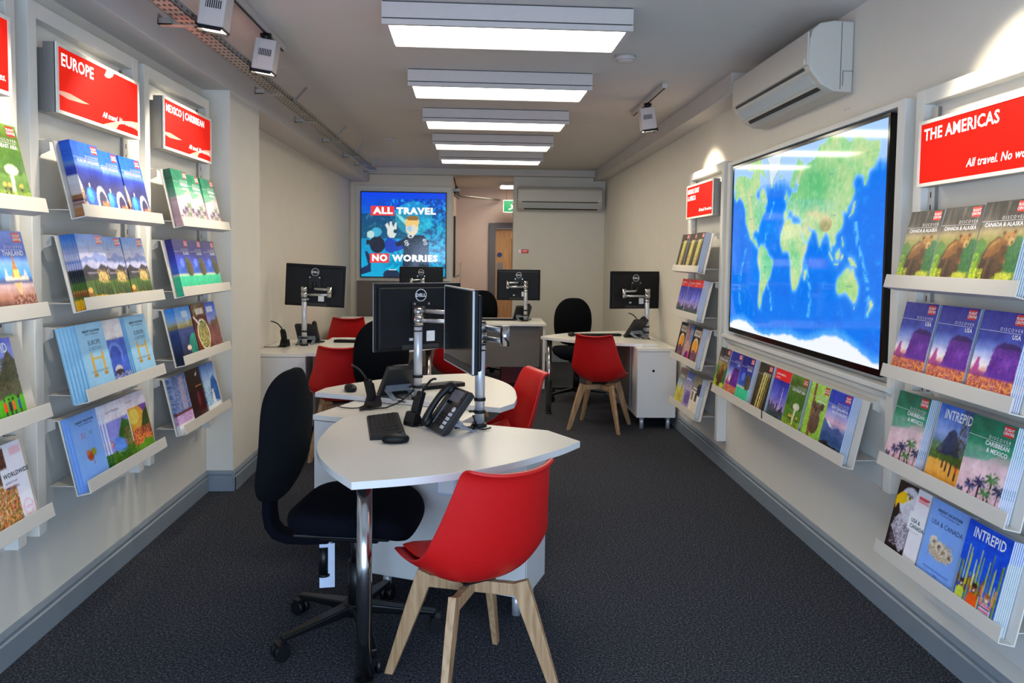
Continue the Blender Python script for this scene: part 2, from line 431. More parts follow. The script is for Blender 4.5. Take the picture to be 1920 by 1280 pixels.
for y in (5.1, 6.6, 7.6, 8.75):
    MB(Mx((-1.215, y, 2.5), ry=42)).box((-.002, 0, 0), (.002, .045, .125)).build('hanger', 'galvanised', t)

# ------------------------------------------------------------------ air conditioners
AC = [(0, 0), (0, .335), (-.10, .338), (-.165, .325), (-.200, .295), (-.212, .25), (-.216, .13), (-.205, .10), (-.150, .035), (-.09, .005)]
def air_con(label, loc, rz, w):
    t = thing('air_conditioner', label, 'air conditioner', loc, rz, 'wall air conditioners')
    MB().profile_x(AC, -w / 2, w / 2).build('casing', 'ac_white', t, bevel=.008, seg=3)
    MB().box((-w / 2 + .008, -.2215, .128), (w / 2 - .008, -.212, .285)).build('front_panel', 'ac_white', t, bevel=.003)
    MB().box((-w / 2 + .06, -.2175, .112), (w / 2 - .06, -.195, .124)).build('air_slot', 'gap_dark', t)
    MB(Mx((0, -.180, .075), rx=-52)).box((-w / 2 + .05, -.035, -.004), (w / 2 - .05, .035, .004)).build('vane', 'ac_vane', t, bevel=.003)
    MB(Mx((0, -.140, .030), rx=-52)).box((-w / 2 + .09, -.014, -.004), (w / 2 - .06, .014, .006)).build('lower_slot', 'gap_dark', t)
    for s in (-1, 1):
        e = MB().box((s * (w / 2 + .001) - .0015, -.062, .015), (s * (w / 2 + .001) + .0015, -.0605, .33)).box((s * (w / 2 + .001) - .0015, -.05, .10), (s * (w / 2 + .001) + .0015, -.0, .1015)).box((s * (w / 2 + .001) - .0015, -.05, .03), (s * (w / 2 + .001) + .0015, -.0485, .10))
        e.build('end_seam', 'gap_dark', t)
    MB().box((w / 2 - .05, -.2245, .135), (w / 2 - .03, -.2210, .160)).build('sensor_window', 'ivory', t)
    return t
air_con('large white air conditioner high on the right wall above the map', (RW - .002, 4.20, 2.315), -90, 1.10)
air_con('white air conditioner high on the back wall right of the corridor opening', (1.12, YB - .002, 2.14), 0, 1.18)

# ------------------------------------------------------------------ small fittings
t = thing('smoke_detector', 'small white smoke detector beside the largest ceiling light', 'smoke detector', (.86, 4.62, CEIL - .001))
MB().lathe([(0, 0), (.062, 0), (.062, -.018), (.045, -.034), (.02, -.036), (0, -.036)], 28).build('body', 'lamp_white', t)
MB().lathe([(.045, -.022), (.056, -.022), (.056, -.026), (.045, -.026)], 28).build('ring', 'sign_side', t)
tag(MB().box((-1.0, 8.05, CEIL - .012), (-.86, 8.2, CEIL - .001)).build('ceiling_vent', 'lamp_white', bevel=.004), 'small square white ceiling vent at left near the back', 'vent')
t = thing('exit_sign', 'green running-man exit sign hanging in the corridor', 'exit sign', (.56, 13.1, 2.24))
MB().box((-.155, 0, 0), (.155, .02, .21)).build('panel', 'paper_white', t)
MB().box((-.145, -.002, .012), (.145, 0, .198)).build('face', 'exit_green', t)
h = MB(); h.cyl((.02, -.004, .165), (.02, -.002, .165), .016, n=16)
for a, b, w in (((.015, .145), (-.01, .085), .016), ((-.01, .085), (.03, .06), .011), ((.03, .06), (.015, .025), .010), ((-.01, .085), (-.03, .055), .011), ((-.03, .055), (-.065, .055), .010), ((.01, .14), (.05, .115), .009), ((.01, .14), (-.03, .12), .009)):
    dx, dz = b[0] - a[0], b[1] - a[1]; L = math.hypot(dx, dz); nx, nz = -dz / L * w, dx / L * w
    h.add([(a[0] + nx, -.004, a[1] + nz), (b[0] + nx, -.004, b[1] + nz), (b[0] - nx, -.004, b[1] - nz), (a[0] - nx, -.004, a[1] - nz)], [(0, 1, 2, 3)])
h.box((.075, -.004, .02), (.13, -.002, .18)).build('running_figure', 'paper_white', t)
MB().cyl((-.1, .01, .21), (-.1, .01, .43), .004).cyl((.1, .01, .21), (.1, .01, .43), .004).build('hanger', 'galvanised', t)
t = thing('fire_notice', 'small red fire action notice on the back wall right of the opening', 'notice', (.63, YB - .002, 1.545))
MB().box((-.03, -.004, 0), (.072, 0, .055)).build('red_panel', 'notice_red', t)
MB().box((-.078, -.004, 0), (-.03, 0, .055)).build('white_panel', 'paper_white', t)
h = MB(); h.cyl((-.054, -.006, .028), (-.054, -.004, .028), .014, n=14).box((-.015, -.006, .034), (.06, -.004, .042)).box((-.015, -.006, .016), (.045, -.004, .022)); h.build('symbol', 'sign_pink', t)
tag(MB().box((-.365, YB + .06, 1.20), (-.335, YB + .10, 2.06)).build('door_edge_seal', 'plastic_black', bevel=.004), 'tall black strip fixed to the wall end right of the video screen', 'strip')
t = thing('corridor_conduit', 'grey conduit and cables along the corridor wall top', 'conduit', (0, 0, 0))
MB().tube([(-.37, 11.2, 2.42), (-.30, 11.25, 2.37), (.35, 13.45, 2.47)], .018).tube([(-.34, 11.2, 2.50), (-.30, 11.2, 2.40)], .02).build('pipe', 'galvanised', t)
MB().tube([(-.37, 11.15, 2.62), (-.34, 11.15, 2.50), (-.36, 11.2, 2.36), (-.30, 11.3, 2.33)], .008).build('cable', 'plastic_dark', t)
MB().box((-.39, 11.12, 2.42), (-.28, 11.2, 2.46)).build('clamp', 'galvanised', t)
t = thing('wall_hook', 'small metal hook with a hanging cord beside the corridor opening', 'hook', (-.345, 11.12, 1.20))
MB().tube([(-.05, 0, 0), (.0, -.01, -.01), (.05, -.02, .02)], .012).build('hook', 'silver', t)
MB().tube([(.06, -.02, .0), (.075, -.02, .12), (.085, -.02, .20), (.09, -.02, .06), (.075, -.02, -.15)], .007).build('cord', 'ivory', t)

# ------------------------------------------------------------------ printed pictures
class Art:
    """a small painter: colours (sRGB 0-255) sampled on a regular lattice"""
    def __init__(s, w, h, base=(255, 255, 255), asp=1.414):
        s.w, s.h = w, h
        s.X, s.Y = np.meshgrid(np.linspace(0, 1, w), np.linspace(0, 1, h))
        s.asp = asp
        s.a = np.zeros((h, w, 3)); s.a[:] = base
        s.r = np.random.RandomState(7)
    def put(s, mask, col, al=1.0):
        k = (np.asarray(mask, float) * al)[..., None]; s.a = s.a * (1 - k) + np.array(col, float) * k; return s
    def grad(s, *stops, y0=0, y1=1):
        ys = [p[0] for p in stops]; m = (s.Y >= y0) & (s.Y <= y1)
        g = np.stack([np.interp(s.Y, ys, [p[1][i] for p in stops]) for i in range(3)], -1)
        s.a = np.where(m[..., None], g, s.a); return s
    def rect(s, x0, y0, x1, y1, c, al=1): return s.put((s.X >= x0) & (s.X <= x1) & (s.Y >= y0) & (s.Y <= y1), c, al)
    def ell(s, cx, cy, rx, ry, c, al=1): return s.put(((s.X - cx) / rx) ** 2 + ((s.Y - cy) / ry) ** 2 <= 1, c, al)
    def poly(s, pts, c, al=1):
        m = np.zeros_like(s.X, bool); n = len(pts)
        for i in range(n):
            (x0, y0), (x1, y1) = pts[i], pts[(i + 1) % n]
            if y0 == y1: continue
            cr = ((y0 > s.Y) != (y1 > s.Y)) & (s.X < (x1 - x0) * (s.Y - y0) / (y1 - y0) + x0); m ^= cr
        return s.put(m, c, al)
    def ridge(s, base, amp, c, seed=1, f=3.0, al=1, floor=-1):
        r = np.random.RandomState(seed); ph = r.rand(5) * 6.3
        h = base + amp * (0.5 * np.sin(f * s.X * 2 + ph[0]) + 0.3 * np.sin(f * s.X * 5 + ph[1]) + 0.2 * np.sin(f * s.X * 11 + ph[2]))
        return s.put((s.Y < h) & (s.Y > floor), c, al)
    def speck(s, x0, y0, x1, y1, cols, dens=0.5, seed=2, al=0.9):
        r = np.random.RandomState(seed); m = (s.X >= x0) & (s.X <= x1) & (s.Y >= y0) & (s.Y <= y1) & (r.rand(s.h, s.w) < dens)
        k = r.randint(0, len(cols), (s.h, s.w)); cc = np.array(cols, float)[k]
        kk = (m * al)[..., None]; s.a = s.a * (1 - kk) + cc * kk; return s
    def noise(s, amt=10, seed=3):
        r = np.random.RandomState(seed); s.a = np.clip(s.a + (r.rand(s.h, s.w, 1) - .5) * 2 * amt, 0, 255); return s
def lin(a):
    a = np.clip(np.asarray(a, float) / 255.0, 0, 1); return np.where(a <= .04045, a / 12.92, ((a + .055) / 1.055) ** 2.4)
def blur(a, k):
    for ax in (0, 1):
        s = np.zeros_like(a)
        for d in range(-k, k + 1): s += np.roll(a, d, ax)
        a = s / (2 * k + 1)
    return a
def blur3(a):
    p = np.pad(a, ((1, 1), (1, 1), (0, 0)), 'edge')
    return .5 * a + .125 * (p[:-2, 1:-1] + p[2:, 1:-1] + p[1:-1, :-2] + p[1:-1, 2:])
class CM:
    """mesh builder with one colour per vertex"""
    def __init__(s): s.v = []; s.f = []; s.c = []
    def add(s, v, f, c):
        o = len(s.v); s.v += list(v); s.f += [tuple(i + o for i in q) for q in f]
        c = np.asarray(c, float)
        s.c += [tuple(c)] * len(v) if c.ndim == 1 else [tuple(q) for q in c]
    def picture(s, art, x0, y0, x1, y1, z):
        w, h = art.w, art.h
        v = [(x0 + (x1 - x0) * i / (w - 1), y0 + (y1 - y0) * j / (h - 1), z) for j in range(h) for i in range(w)]
        f = [(j * w + i, j * w + i + 1, (j + 1) * w + i + 1, (j + 1) * w + i) for j in range(h - 1) for i in range(w - 1)]
        s.add(v, f, art.a.reshape(-1, 3))
    def quad(s, pts, c): s.add(pts, [(0, 1, 2, 3)], c)
    def rect(s, x0, y0, x1, y1, z, c): s.quad([(x0, y0, z), (x1, y0, z), (x1, y1, z), (x0, y1, z)], c)
    def text(s, t, x, y, size, z, c, align='L', bold=0.0, shear=0.0, width=None):
        v, f = place_text(t, x, y, size, align, bold, shear, width); s.add([(p[0], p[1], z) for p in v], f, c)
    def mesh(s, name, m):
        me = bpy.data.meshes.new(name); me.from_pydata(s.v, [], s.f); me.materials.append(MATS[m])
        at = me.color_attributes.new('Col', 'FLOAT_COLOR', 'POINT')
        a = np.ones((len(s.v), 4)); a[:, :3] = lin(s.c); at.data.foreach_set('color', a.astype(np.float32).ravel()); me.update()
        return me

W_, H_, T_ = .210, .297, .0052
WHITE = (250, 250, 250)
def cover(name, art, title=(), fc=True, kind='fc', spine=None, pages=(196, 203, 214)):
    """an A4 brochure: printed front, wrapped spine on the left, page block"""
    m = CM(); w, h, t = W_, H_, T_
    rs = np.random.RandomState(len(name) * 7 + art.w); nn = np.zeros((art.h, art.w))
    for kk, am in ((6, .5), (3, .3), (1, .35)): q = blur(rs.rand(art.h, art.w), kk); nn += am * (q - q.mean()) / (q.std() + 1e-6)
    ys = np.clip((np.linspace(0, 1, art.h) - .125) / .875, 0, 1) * (art.h - 1); i0 = np.floor(ys).astype(int); i1 = np.minimum(i0 + 1, art.h - 1); fr = (ys - i0)[:, None, None]
    art.a = art.a[i0] * (1 - fr) + art.a[i1] * fr          # the ledge hides the lowest strip of every cover
    art.a = art.a * .7 + blur3(art.a) * .3; gm = art.a.mean(-1, keepdims=True); art.a = gm + (art.a - gm) * 1.16; art.a = 128 + (art.a - 128) * 1.15
    amt = 4 if name.split('_')[-1] in ('rock', 'bridge', 'leaf', 'food', 'eagle') else 11
    art.a = np.clip(art.a + (nn * amt)[..., None], 0, 255)
    m.picture(art, -w / 2, 0, w / 2, h, t)
    sp = art.a[:, 0, :] * .80  # edge column darkened: side shading put into the spine colour
    n = art.h
    m.add([(-w / 2, h * j / (n - 1), z) for j in range(n) for z in (0, t)], [(2 * j, 2 * j + 1, 2 * j + 3, 2 * j + 2) for j in range(n - 1)], np.repeat(sp, 2, 0))
    m.quad([(w / 2, 0, t), (w / 2, 0, 0), (w / 2, h, 0), (w / 2, h, t)], pages)
    m.quad([(-w / 2, h, t), (w / 2, h, t), (w / 2, h, 0), (-w / 2, h, 0)], pages)
    m.quad([(-w / 2, 0, 0), (w / 2, 0, 0), (w / 2, 0, t), (-w / 2, 0, t)], pages)
    m.quad([(-w / 2, 0, 0), (-w / 2, h, 0), (w / 2, h, 0), (w / 2, 0, 0)], (120, 125, 135))
    z = t + .0005
    if fc:                                    # the small red corner mark and its two lines
        m.rect(w / 2 - .058, h - .039, w / 2 - .014, h - .005, z, (224, 34, 36))
        m.text('FLIGHT', w / 2 - .035, h - .0205, .0125, z + .0003, WHITE, 'C', .02); m.text('CENTRE', w / 2 - .035, h - .0325, .0125, z + .0003, WHITE, 'C', .02)
        m.rect(-w / 2, h - .0645, w / 2 - .02, h - .0632, z, (235, 235, 235))
        m.text('D I S C O V E R', w / 2 - .016, h - .0595, .015, z, (238, 238, 238), 'R')
    for (tx, x, y, sz, c, al, b, wd) in title: m.text(tx, x * w - w / 2, y * h, sz, z, c, al, b, 0, wd)
    return m.mesh(name, 'print_gloss')
BK = (30, 34, 46)
def T1(s, y=.725, sz=.020): return (s, .92, y, sz, WHITE, 'R', .022, None)
def A(base=(255, 255, 255)): return Art(50, 70, base)

ART = {}
def design(f): ART[f.__name__] = f; return f
@design
def bear():
    a = A().grad((0, (120, 140, 40)), (.12, (130, 150, 50)), (.3, (96, 120, 60)), (.5, (130, 134, 70)), (.62, (166, 150, 110)), (.72, (110, 100, 90)), (.85, (60, 56, 52)), (1, (40, 38, 36)))
    for k in range(9): x = k / 8; a.poly([(x - .02, .68), (x + .03, .68), (x + .06, 1), (x, 1)], [(34, 32, 30), (120, 112, 104), (70, 64, 58)][k % 3], .55)
    a.ell(.9, .34, .26, .22, (44, 104, 66), .8); a.ell(.1, .40, .16, .14, (70, 120, 60), .7); a.speck(.6, .14, 1, .5, [(40, 96, 60), (86, 130, 70), (30, 76, 50)], .5, al=.6)
    B1, B2, B3, B4 = (96, 66, 36), (140, 100, 54), (176, 136, 80), (60, 42, 26)
    a.poly([(.16, .06), (.20, .34), (.30, .48), (.46, .56), (.60, .54), (.72, .42), (.70, .26), (.62, .10), (.5, .04), (.28, .03)], B1)
    a.poly([(.24, .30), (.32, .46), (.48, .55), (.60, .50), (.58, .38), (.40, .32)], B2); a.poly([(.28, .40), (.36, .48), (.50, .54), (.56, .50), (.42, .46)], B3, .8)
    a.poly([(.18, .04), (.30, .03), (.34, .28), (.22, .30)], B4); a.poly([(.36, .03), (.48, .03), (.52, .28), (.40, .28)], B4); a.poly([(.30, .04), (.36, .04), (.4, .3), (.34, .3)], B1)
    a.ell(.70, .53, .15, .085, B2); a.ell(.72, .56, .12, .06, B3); a.ell(.585, .605, .040, .028, B2); a.ell(.80, .615, .040, .028, B2); a.ell(.585, .60, .020, .014, B4); a.ell(.80, .61, .02, .014, B4)
    a.ell(.765, .495, .065, .050, (196, 166, 116)); a.ell(.785, .485, .028, .018, (40, 28, 20)); a.ell(.69, .55, .015, .011, (24, 18, 14)); a.ell(.79, .555, .015, .011, (24, 18, 14))
    a.ell(.60, .17, .12, .10, (84, 60, 36)); a.ell(.68, .27, .065, .048, (110, 80, 48)); a.ell(.72, .25, .025, .018, (150, 116, 76))
    a.speck(0, 0, .30, .16, [(196, 210, 50), (150, 180, 30), (226, 226, 90)], .8); a.speck(0, .1, .14, .36, [(170, 196, 60), (110, 150, 50)], .6); a.ell(.76, .07, .16, .06, (206, 206, 90), .85); a.speck(.6, 0, .95, .12, [(226, 220, 110), (180, 190, 60)], .6); return a
@design
def usa():
    a = A().grad((0, (215, 120, 60)), (.2, (205, 110, 90)), (.32, (240, 225, 225)), (.52, (150, 165, 215)), (.66, (72, 84, 160)), (1, (58, 56, 140)))
    a.ridge(.26, .05, (150, 84, 130), 3); a.poly([(.35, .2), (.46, .58), (.6, .64), (.93, .62), (1, .58), (1, .2)], (104, 56, 146)); a.poly([(.48, .56), (.6, .64), (.93, .62), (1, .58), (1, .55)], (66, 40, 104))
    a.speck(.4, .25, 1, .56, [(130, 70, 160), (84, 44, 130), (156, 84, 150)], .45, al=.6); a.poly([(.03, .2), (.12, .42), (.17, .42), (.2, .2)], (170, 84, 140)); a.ridge(.17, .05, (140, 70, 110), 5)
    a.speck(0, 0, 1, .18, [(240, 160, 80), (190, 90, 60), (250, 190, 120)], .7); return a
@design
def carib():
    a = A().grad((0, (222, 186, 192)), (.3, (224, 196, 200)), (.48, (214, 188, 190)), (.58, (176, 176, 164)), (.66, (70, 142, 112)), (.78, (34, 120, 96)), (1, (26, 108, 86)))
    a.poly([(0, .44), (.0, .66), (.35, .58), (1, .76), (1, .70), (.5, .50)], (44, 150, 112), .5)
    for x, y, s, c in ((.30, .15, .15, (44, 42, 78)), (.50, .22, .17, (40, 38, 72)), (.74, .30, .19, (56, 92, 50)), (.92, .20, .16, (40, 46, 70)), (.66, .12, .15, (60, 100, 56)), (.1, .05, .1, (60, 60, 80))):
        a.poly([(x - .016, -.01), (x + .016, -.01), (x + .012, y), (x - .012, y)], (66, 56, 52))
        for k in range(9):
            t = k * .698 + x; m_ = (x + s * .55 * math.cos(t), y + s * .42 * math.sin(t) + .02)
            a.poly([(x, y + .012), m_, (x + s * math.cos(t - .1), y + s * .62 * math.sin(t - .1) - .025), (m_[0] - .01, m_[1] - .035), (x, y - .012)], tuple(min(255, v + 22 * (k % 3)) for v in c))
    return a
@design
def walk():   # coastal walk with hikers
    a = A().grad((0, (236, 176, 84)), (.22, (226, 168, 84)), (.34, (96, 116, 60)), (.5, (110, 130, 160)), (.62, (150, 166, 206)), (1, (64, 106, 190)))
    a.poly([(.10, .34), (.28, .50), (.38, .66), (.50, .71), (.60, .66), (.70, .46), (.8, .34)], (54, 62, 90)); a.poly([(.42, .40), (.50, .71), (.60, .66), (.70, .44)], (70, 80, 104)); a.ridge(.36, .05, (78, 100, 44), 2); a.ridge(.25, .03, (226, 172, 90), 8)
    a.rect(.86, .18, .92, 1, (84, 58, 42)); a.speck(.62, .42, 1, 1, [(64, 56, 36), (110, 92, 56), (84, 74, 46)], .45); a.speck(0, .3, .3, .5, [(70, 96, 44), (110, 130, 60)], .5)
    for x, y, h, c in ((.40, .16, .12, (60, 44, 40)), (.50, .14, .12, (70, 50, 46)), (.62, .10, .17, (50, 40, 60)), (.77, .06, .24, (206, 52, 38))): a.rect(x - .022, y + h * .4, x + .022, y + h * .82, c); a.ell(x, y + h * .92, .018, .018, (80, 50, 40)); a.rect(x - .016, y, x + .016, y + h * .42, (50, 40, 50))
    return a
@design
def eagle():
    a = A((50, 36, 38)); a.poly([(.05, .30), (.2, .52), (.58, .60), (.58, .08), (.45, .0), (.3, .12)], (196, 192, 200)); a.speck(.1, .05, .58, .45, [(120, 110, 120), (230, 228, 236), (70, 56, 60), (160, 150, 160)], .5)
    a.ell(.42, .74, .30, .22, (222, 220, 224)); a.ell(.48, .60, .20, .14, (206, 204, 210)); a.speck(.2, .5, .62, .9, [(180, 176, 184), (240, 240, 244)], .35, al=.6)
    a.poly([(.30, .86), (.12, .84), (.0, .74), (.02, .62), (.10, .66), (.26, .68), (.34, .74)], (240, 190, 30)); a.poly([(.02, .62), (.05, .56), (.10, .66)], (226, 166, 20)); a.ell(.40, .80, .050, .034, (250, 220, 110)); a.ell(.405, .80, .026, .022, (24, 20, 18)); a.poly([(.28, .86), (.5, .85), (.5, .82), (.32, .83)], (120, 112, 116))
    a.rect(.60, 0, 1, 1, (240, 234, 237)); a.rect(.52, .40, 1, .66, (244, 239, 241)); a.rect(.66, .88, .96, .90, (214, 80, 84)); a.rect(.66, .84, .96, .85, (214, 80, 84)); a.rect(.66, .86, .90, .87, (226, 120, 124)); return a
@design
def rock():   # pale blue cover with a carved rock
    a = A((142, 176, 232)); a.ell(.5, .36, .32, .12, (198, 180, 156))
    for x, y in ((.28, .46), (.43, .42), (.56, .38), (.72, .36)): a.ell(x, y, .11, .07, (226, 214, 196)); a.ell(x + .02, y - .01, .05, .03, (120, 100, 84))
    a.speck(.2, .26, .8, .5, [(170, 150, 126), (230, 216, 196)], .35); a.rect(.15, .085, .85, .092, (90, 110, 170)); a.rect(.12, .06, .88, .066, (90, 110, 170)); return a
@design
def cactus():
    a = A().grad((0, (44, 96, 190)), (.6, (30, 92, 200)), (1, (24, 84, 190)))
    for k in range(15):
        x = .02 + k * .07; h = .30 + .42 * abs(math.sin(k * 2.31 + .4)); w = .018 + .010 * (k % 2); c = [(190, 196, 70), (150, 166, 50), (214, 212, 120)][k % 3]
        a.poly([(x - w, 0), (x + w, 0), (x + w * .5, h), (x, h + .03), (x - w * .5, h)], c); a.poly([(x - w, 0), (x - w * .3, 0), (x - w * .2, h), (x - w * .5, h)], (104, 120, 36), .8)
    def man(x, y, shirt, skin, hair, s=1.0):
        a.poly([(x - .13 * s, y - .3), (x + .13 * s, y - .3), (x + .11 * s, y + .10 * s), (x - .11 * s, y + .10 * s)], shirt)
        a.poly([(x + .07 * s, y + .08 * s), (x + .12 * s, y + .06 * s), (x + .17 * s, y + .30 * s), (x + .13 * s, y + .31 * s)], skin); a.poly([(x - .07 * s, y + .08 * s), (x - .12 * s, y + .06 * s), (x - .16 * s, y + .28 * s), (x - .12 * s, y + .29 * s)], skin)
        a.ell(x, y + .165 * s, .058 * s, .055 * s, skin); a.ell(x, y + .205 * s, .062 * s, .030 * s, hair); a.ell(x, y + .145 * s, .022 * s, .014 * s, (250, 240, 236))
    man(.17, .08, (206, 212, 90), (120, 76, 52), (60, 40, 28), .8); man(.46, .06, (238, 96, 36), (150, 96, 66), (60, 36, 26)); man(.76, .03, (240, 236, 240), (206, 150, 116), (150, 100, 60), 1.05)
    for j in range(5): a.put((abs(a.X - .76) < .115) & (abs(a.Y - (.0 + j * .030)) < .009), [(226, 50, 100), (30, 30, 60)][j % 2])
    return a
@design
def trunks():
    a = A((58, 52, 40)).grad((0, (60, 44, 36)), (.7, (70, 66, 48)), (1, (62, 52, 46)))
    for x, w, c in ((.35, .07, (198, 188, 110)), (.5, .05, (226, 216, 150)), (.62, .06, (170, 160, 80)), (.76, .04, (120, 116, 70)), (.2, .04, (90, 80, 56)), (.9, .05, (48, 40, 34))): a.poly([(x - w, 0), (x + w * .3, 0), (x + w + .1, .80), (x + .06, .80)], c)
    a.poly([(.5, 0), (.54, 0), (.62, .3), (.6, .3)], (150, 30, 30)); return a
@design
def city():
    a = A().grad((0, (90, 96, 84)), (.2, (170, 150, 190)), (.45, (110, 112, 200)), (.8, (46, 50, 150)), (1, (46, 50, 150)))
    a.rect(0, .78, 1, 1, (226, 44, 40)); a.poly([(.64, .12), (.70, .12), (.72, .5), (.70, .72), (.68, .5)], (206, 196, 230)); a.ell(.69, .5, .04, .03, (190, 180, 220)); r = np.random.RandomState(4)
    for k in range(12): x = k / 12; a.rect(x, .08, x + .07, .14 + r.rand() * .16, (54, 56, 76))
    a.rect(0, 0, 1, .10, (66, 84, 84)); a.speck(0, 0, 1, .14, [(120, 130, 120), (50, 64, 66)], .4); return a
@design
def paddy():
    a = A().grad((0, (150, 160, 60)), (.2, (96, 130, 40)), (.5, (74, 110, 40)), (.7, (90, 122, 50)), (.85, (86, 106, 42)), (1, (110, 140, 60)))
    a.ridge(.45, .08, (64, 98, 38), 2); a.ridge(.36, .06, (104, 140, 52), 5, al=.8); a.ell(.62, .40, .18, .07, (214, 212, 190)); a.poly([(.5, 0), (.62, 0), (.64, .36), (.56, .38)], (216, 214, 190))
    for x in (.35, .47, .78): a.rect(x - .03, .05, x + .03, .18, (60, 50, 40)); a.ell(x, .2, .05, .03, (222, 180, 100))
    a.speck(0, 0, 1, .12, [(190, 200, 70), (130, 160, 50)], .6); return a
@design
def koala():
    a = A().grad((0, (150, 190, 80)), (1, (176, 214, 106))); a.speck(0, 0, 1, 1, [(120, 170, 70), (206, 226, 140)], .3); a.poly([(.3, 0), (.44, 0), (.3, 1), (.2, 1)], (146, 96, 64)); a.ell(.55, .30, .24, .22, (104, 84, 70)); a.ell(.55, .54, .20, .12, (120, 100, 84)); a.ell(.36, .61, .09, .07, (96, 78, 66)); a.ell(.76, .61, .09, .07, (96, 78, 66))
    a.ell(.5, .53, .035, .045, (36, 28, 28)); a.ell(.42, .56, .02, .015, (20, 16, 16)); a.ell(.6, .56, .02, .015, (20, 16, 16)); return a
@design
def alps():
    a = A().grad((0, (40, 70, 120)), (.3, (80, 110, 160)), (.45, (226, 190, 206)), (.6, (170, 170, 216)), (.75, (66, 84, 176)), (1, (54, 70, 168)))
    a.poly([(0, .48), (.2, .44), (.45, .34), (.7, .4), (1, .28), (1, .1), (0, .1)], (84, 104, 150)); a.poly([(.1, .46), (.3, .42), (.5, .34), (.3, .36)], (226, 228, 240)); a.ridge(.24, .06, (58, 88, 132), 4); a.rect(0, 0, 1, .1, (70, 110, 140)); a.ridge(.07, .05, (50, 46, 50), 9); return a
@design
def isle():
    a = A().grad((0, (70, 190, 150)), (.24, (110, 214, 170)), (.27, (236, 226, 190)), (.32, (70, 110, 190)), (.55, (60, 76, 180)), (.8, (40, 40, 130)), (1, (34, 34, 110)))
    a.ell(.72, .45, .14, .20, (84, 92, 62)); a.ell(.78, .36, .2, .12, (70, 84, 56)); a.ell(.86, .40, .12, .14, (104, 84, 62)); a.ell(.36, .52, .14, .1, (120, 150, 220), .7); a.speck(.55, .28, 1, .6, [(50, 70, 40), (130, 110, 84)], .4); a.rect(0, 0, 1, .25, (80, 196, 156)); return a
@design
def dome():
    a = A().grad((0, (236, 214, 190)), (.10, (50, 46, 100)), (.4, (44, 48, 120)), (.58, (40, 70, 170)), (.66, (130, 160, 210)), (.72, (60, 120, 214)), (1, (44, 104, 206)))
    a.poly([(0, .16), (.07, .10), (.10, .30), (.02, .46), (0, .48)], (232, 222, 222)); a.speck(0, .0, .16, .30, [(190, 130, 80), (236, 214, 190), (110, 70, 50)], .5)
    a.rect(.12, -.1, .62, .08, (240, 230, 218)); a.ell(.36, .13, .23, .19, (24, 96, 190)); a.ell(.31, .19, .13, .12, (60, 160, 232)); a.ell(.30, .22, .06, .06, (120, 200, 245)); a.rect(.1, -.1, .64, .03, (240, 232, 222)); a.rect(.345, .31, .37, .38, (250, 250, 250)); a.rect(.32, .345, .395, .36, (250, 250, 250))
    a.ell(.74, .12, .20, .24, (246, 242, 242)); a.ell(.77, .09, .15, .19, (52, 48, 100)); a.speck(.70, -.1, 1, .12, [(240, 140, 80), (250, 214, 180), (200, 100, 60)], .7); a.poly([(.80, 0), (.86, .14), (.92, 0)], (240, 150, 90)); return a
@design
def tuscany():
    a = A().grad((0, (226, 176, 40)), (.5, (190, 186, 206)), (.64, (206, 200, 214)), (.78, (160, 170, 206)), (.88, (120, 156, 206)), (1, (84, 136, 206)))
    a.poly([(0, .60), (.2, .66), (.4, .64), (.62, .74), (.8, .68), (1, .66), (1, .4), (0, .4)], (140, 152, 196)); a.ridge(.57, .04, (196, 194, 220), 6); a.poly([(0, .46), (.16, .54), (.34, .47), (.55, .45), (.72, .54), (.9, .49), (1, .50), (1, .3), (0, .3)], (58, 56, 66)); a.poly([(.1, .42), (.5, .42), (.6, .38), (.2, .38)], (206, 196, 206), .7)
    a.ridge(.38, .03, (70, 76, 72), 3); a.ridge(.28, .03, (90, 116, 56), 8); a.ell(.70, .33, .18, .09, (240, 206, 140), .8); a.speck(.5, .24, .95, .44, [(246, 214, 150), (226, 180, 104), (90, 84, 60)], .5)
    for k in range(9): x = .34 + k * .072; a.poly([(x - .035, .02), (x + .035, .02), (x + .01, .27 - .03 * (k % 3)), (x - .01, .27 - .03 * (k % 3))], [(40, 52, 32), (62, 80, 40), (34, 44, 36)][k % 3])
    a.ell(.10, .11, .12, .07, (150, 100, 50)); a.ell(.10, .14, .085, .045, (230, 190, 120)); a.poly([(.0, -.1), (1, -.1), (1, .02), (.5, .06), (.2, .04), (0, .02)], (232, 180, 36)); return a
@design
def bridge():
    a = A((160, 200, 224)); g = (206, 168, 84)
    for x in (.34, .74): a.rect(x - .045, .2, x + .045, .5, g); a.poly([(x - .045, .5), (x + .045, .5), (x, .57)], g); a.rect(x - .07, .17, x + .07, .21, (176, 134, 60))
    a.rect(.34, .43, .74, .455, g); a.rect(.2, .24, .86, .26, (120, 130, 140)); a.rect(.25, .09, .85, .096, (70, 110, 150)); a.rect(.2, .06, .9, .066, (70, 110, 150)); return a
@design
def gothic():
    a = A((236, 228, 230)); a.rect(.06, 0, 1, .68, (84, 110, 190)); a.ell(.5, .42, .3, .2, (120, 150, 220)); a.ell(.5, .40, .22, .16, (64, 92, 180)); a.rect(.28, .1, .72, .4, (74, 100, 184)); a.ell(.5, .16, .16, .08, (210, 200, 206)); a.ell(.5, .12, .18, .05, (60, 50, 60)); a.speck(.06, 0, 1, .10, [(230, 226, 236), (60, 60, 80)], .6); return a
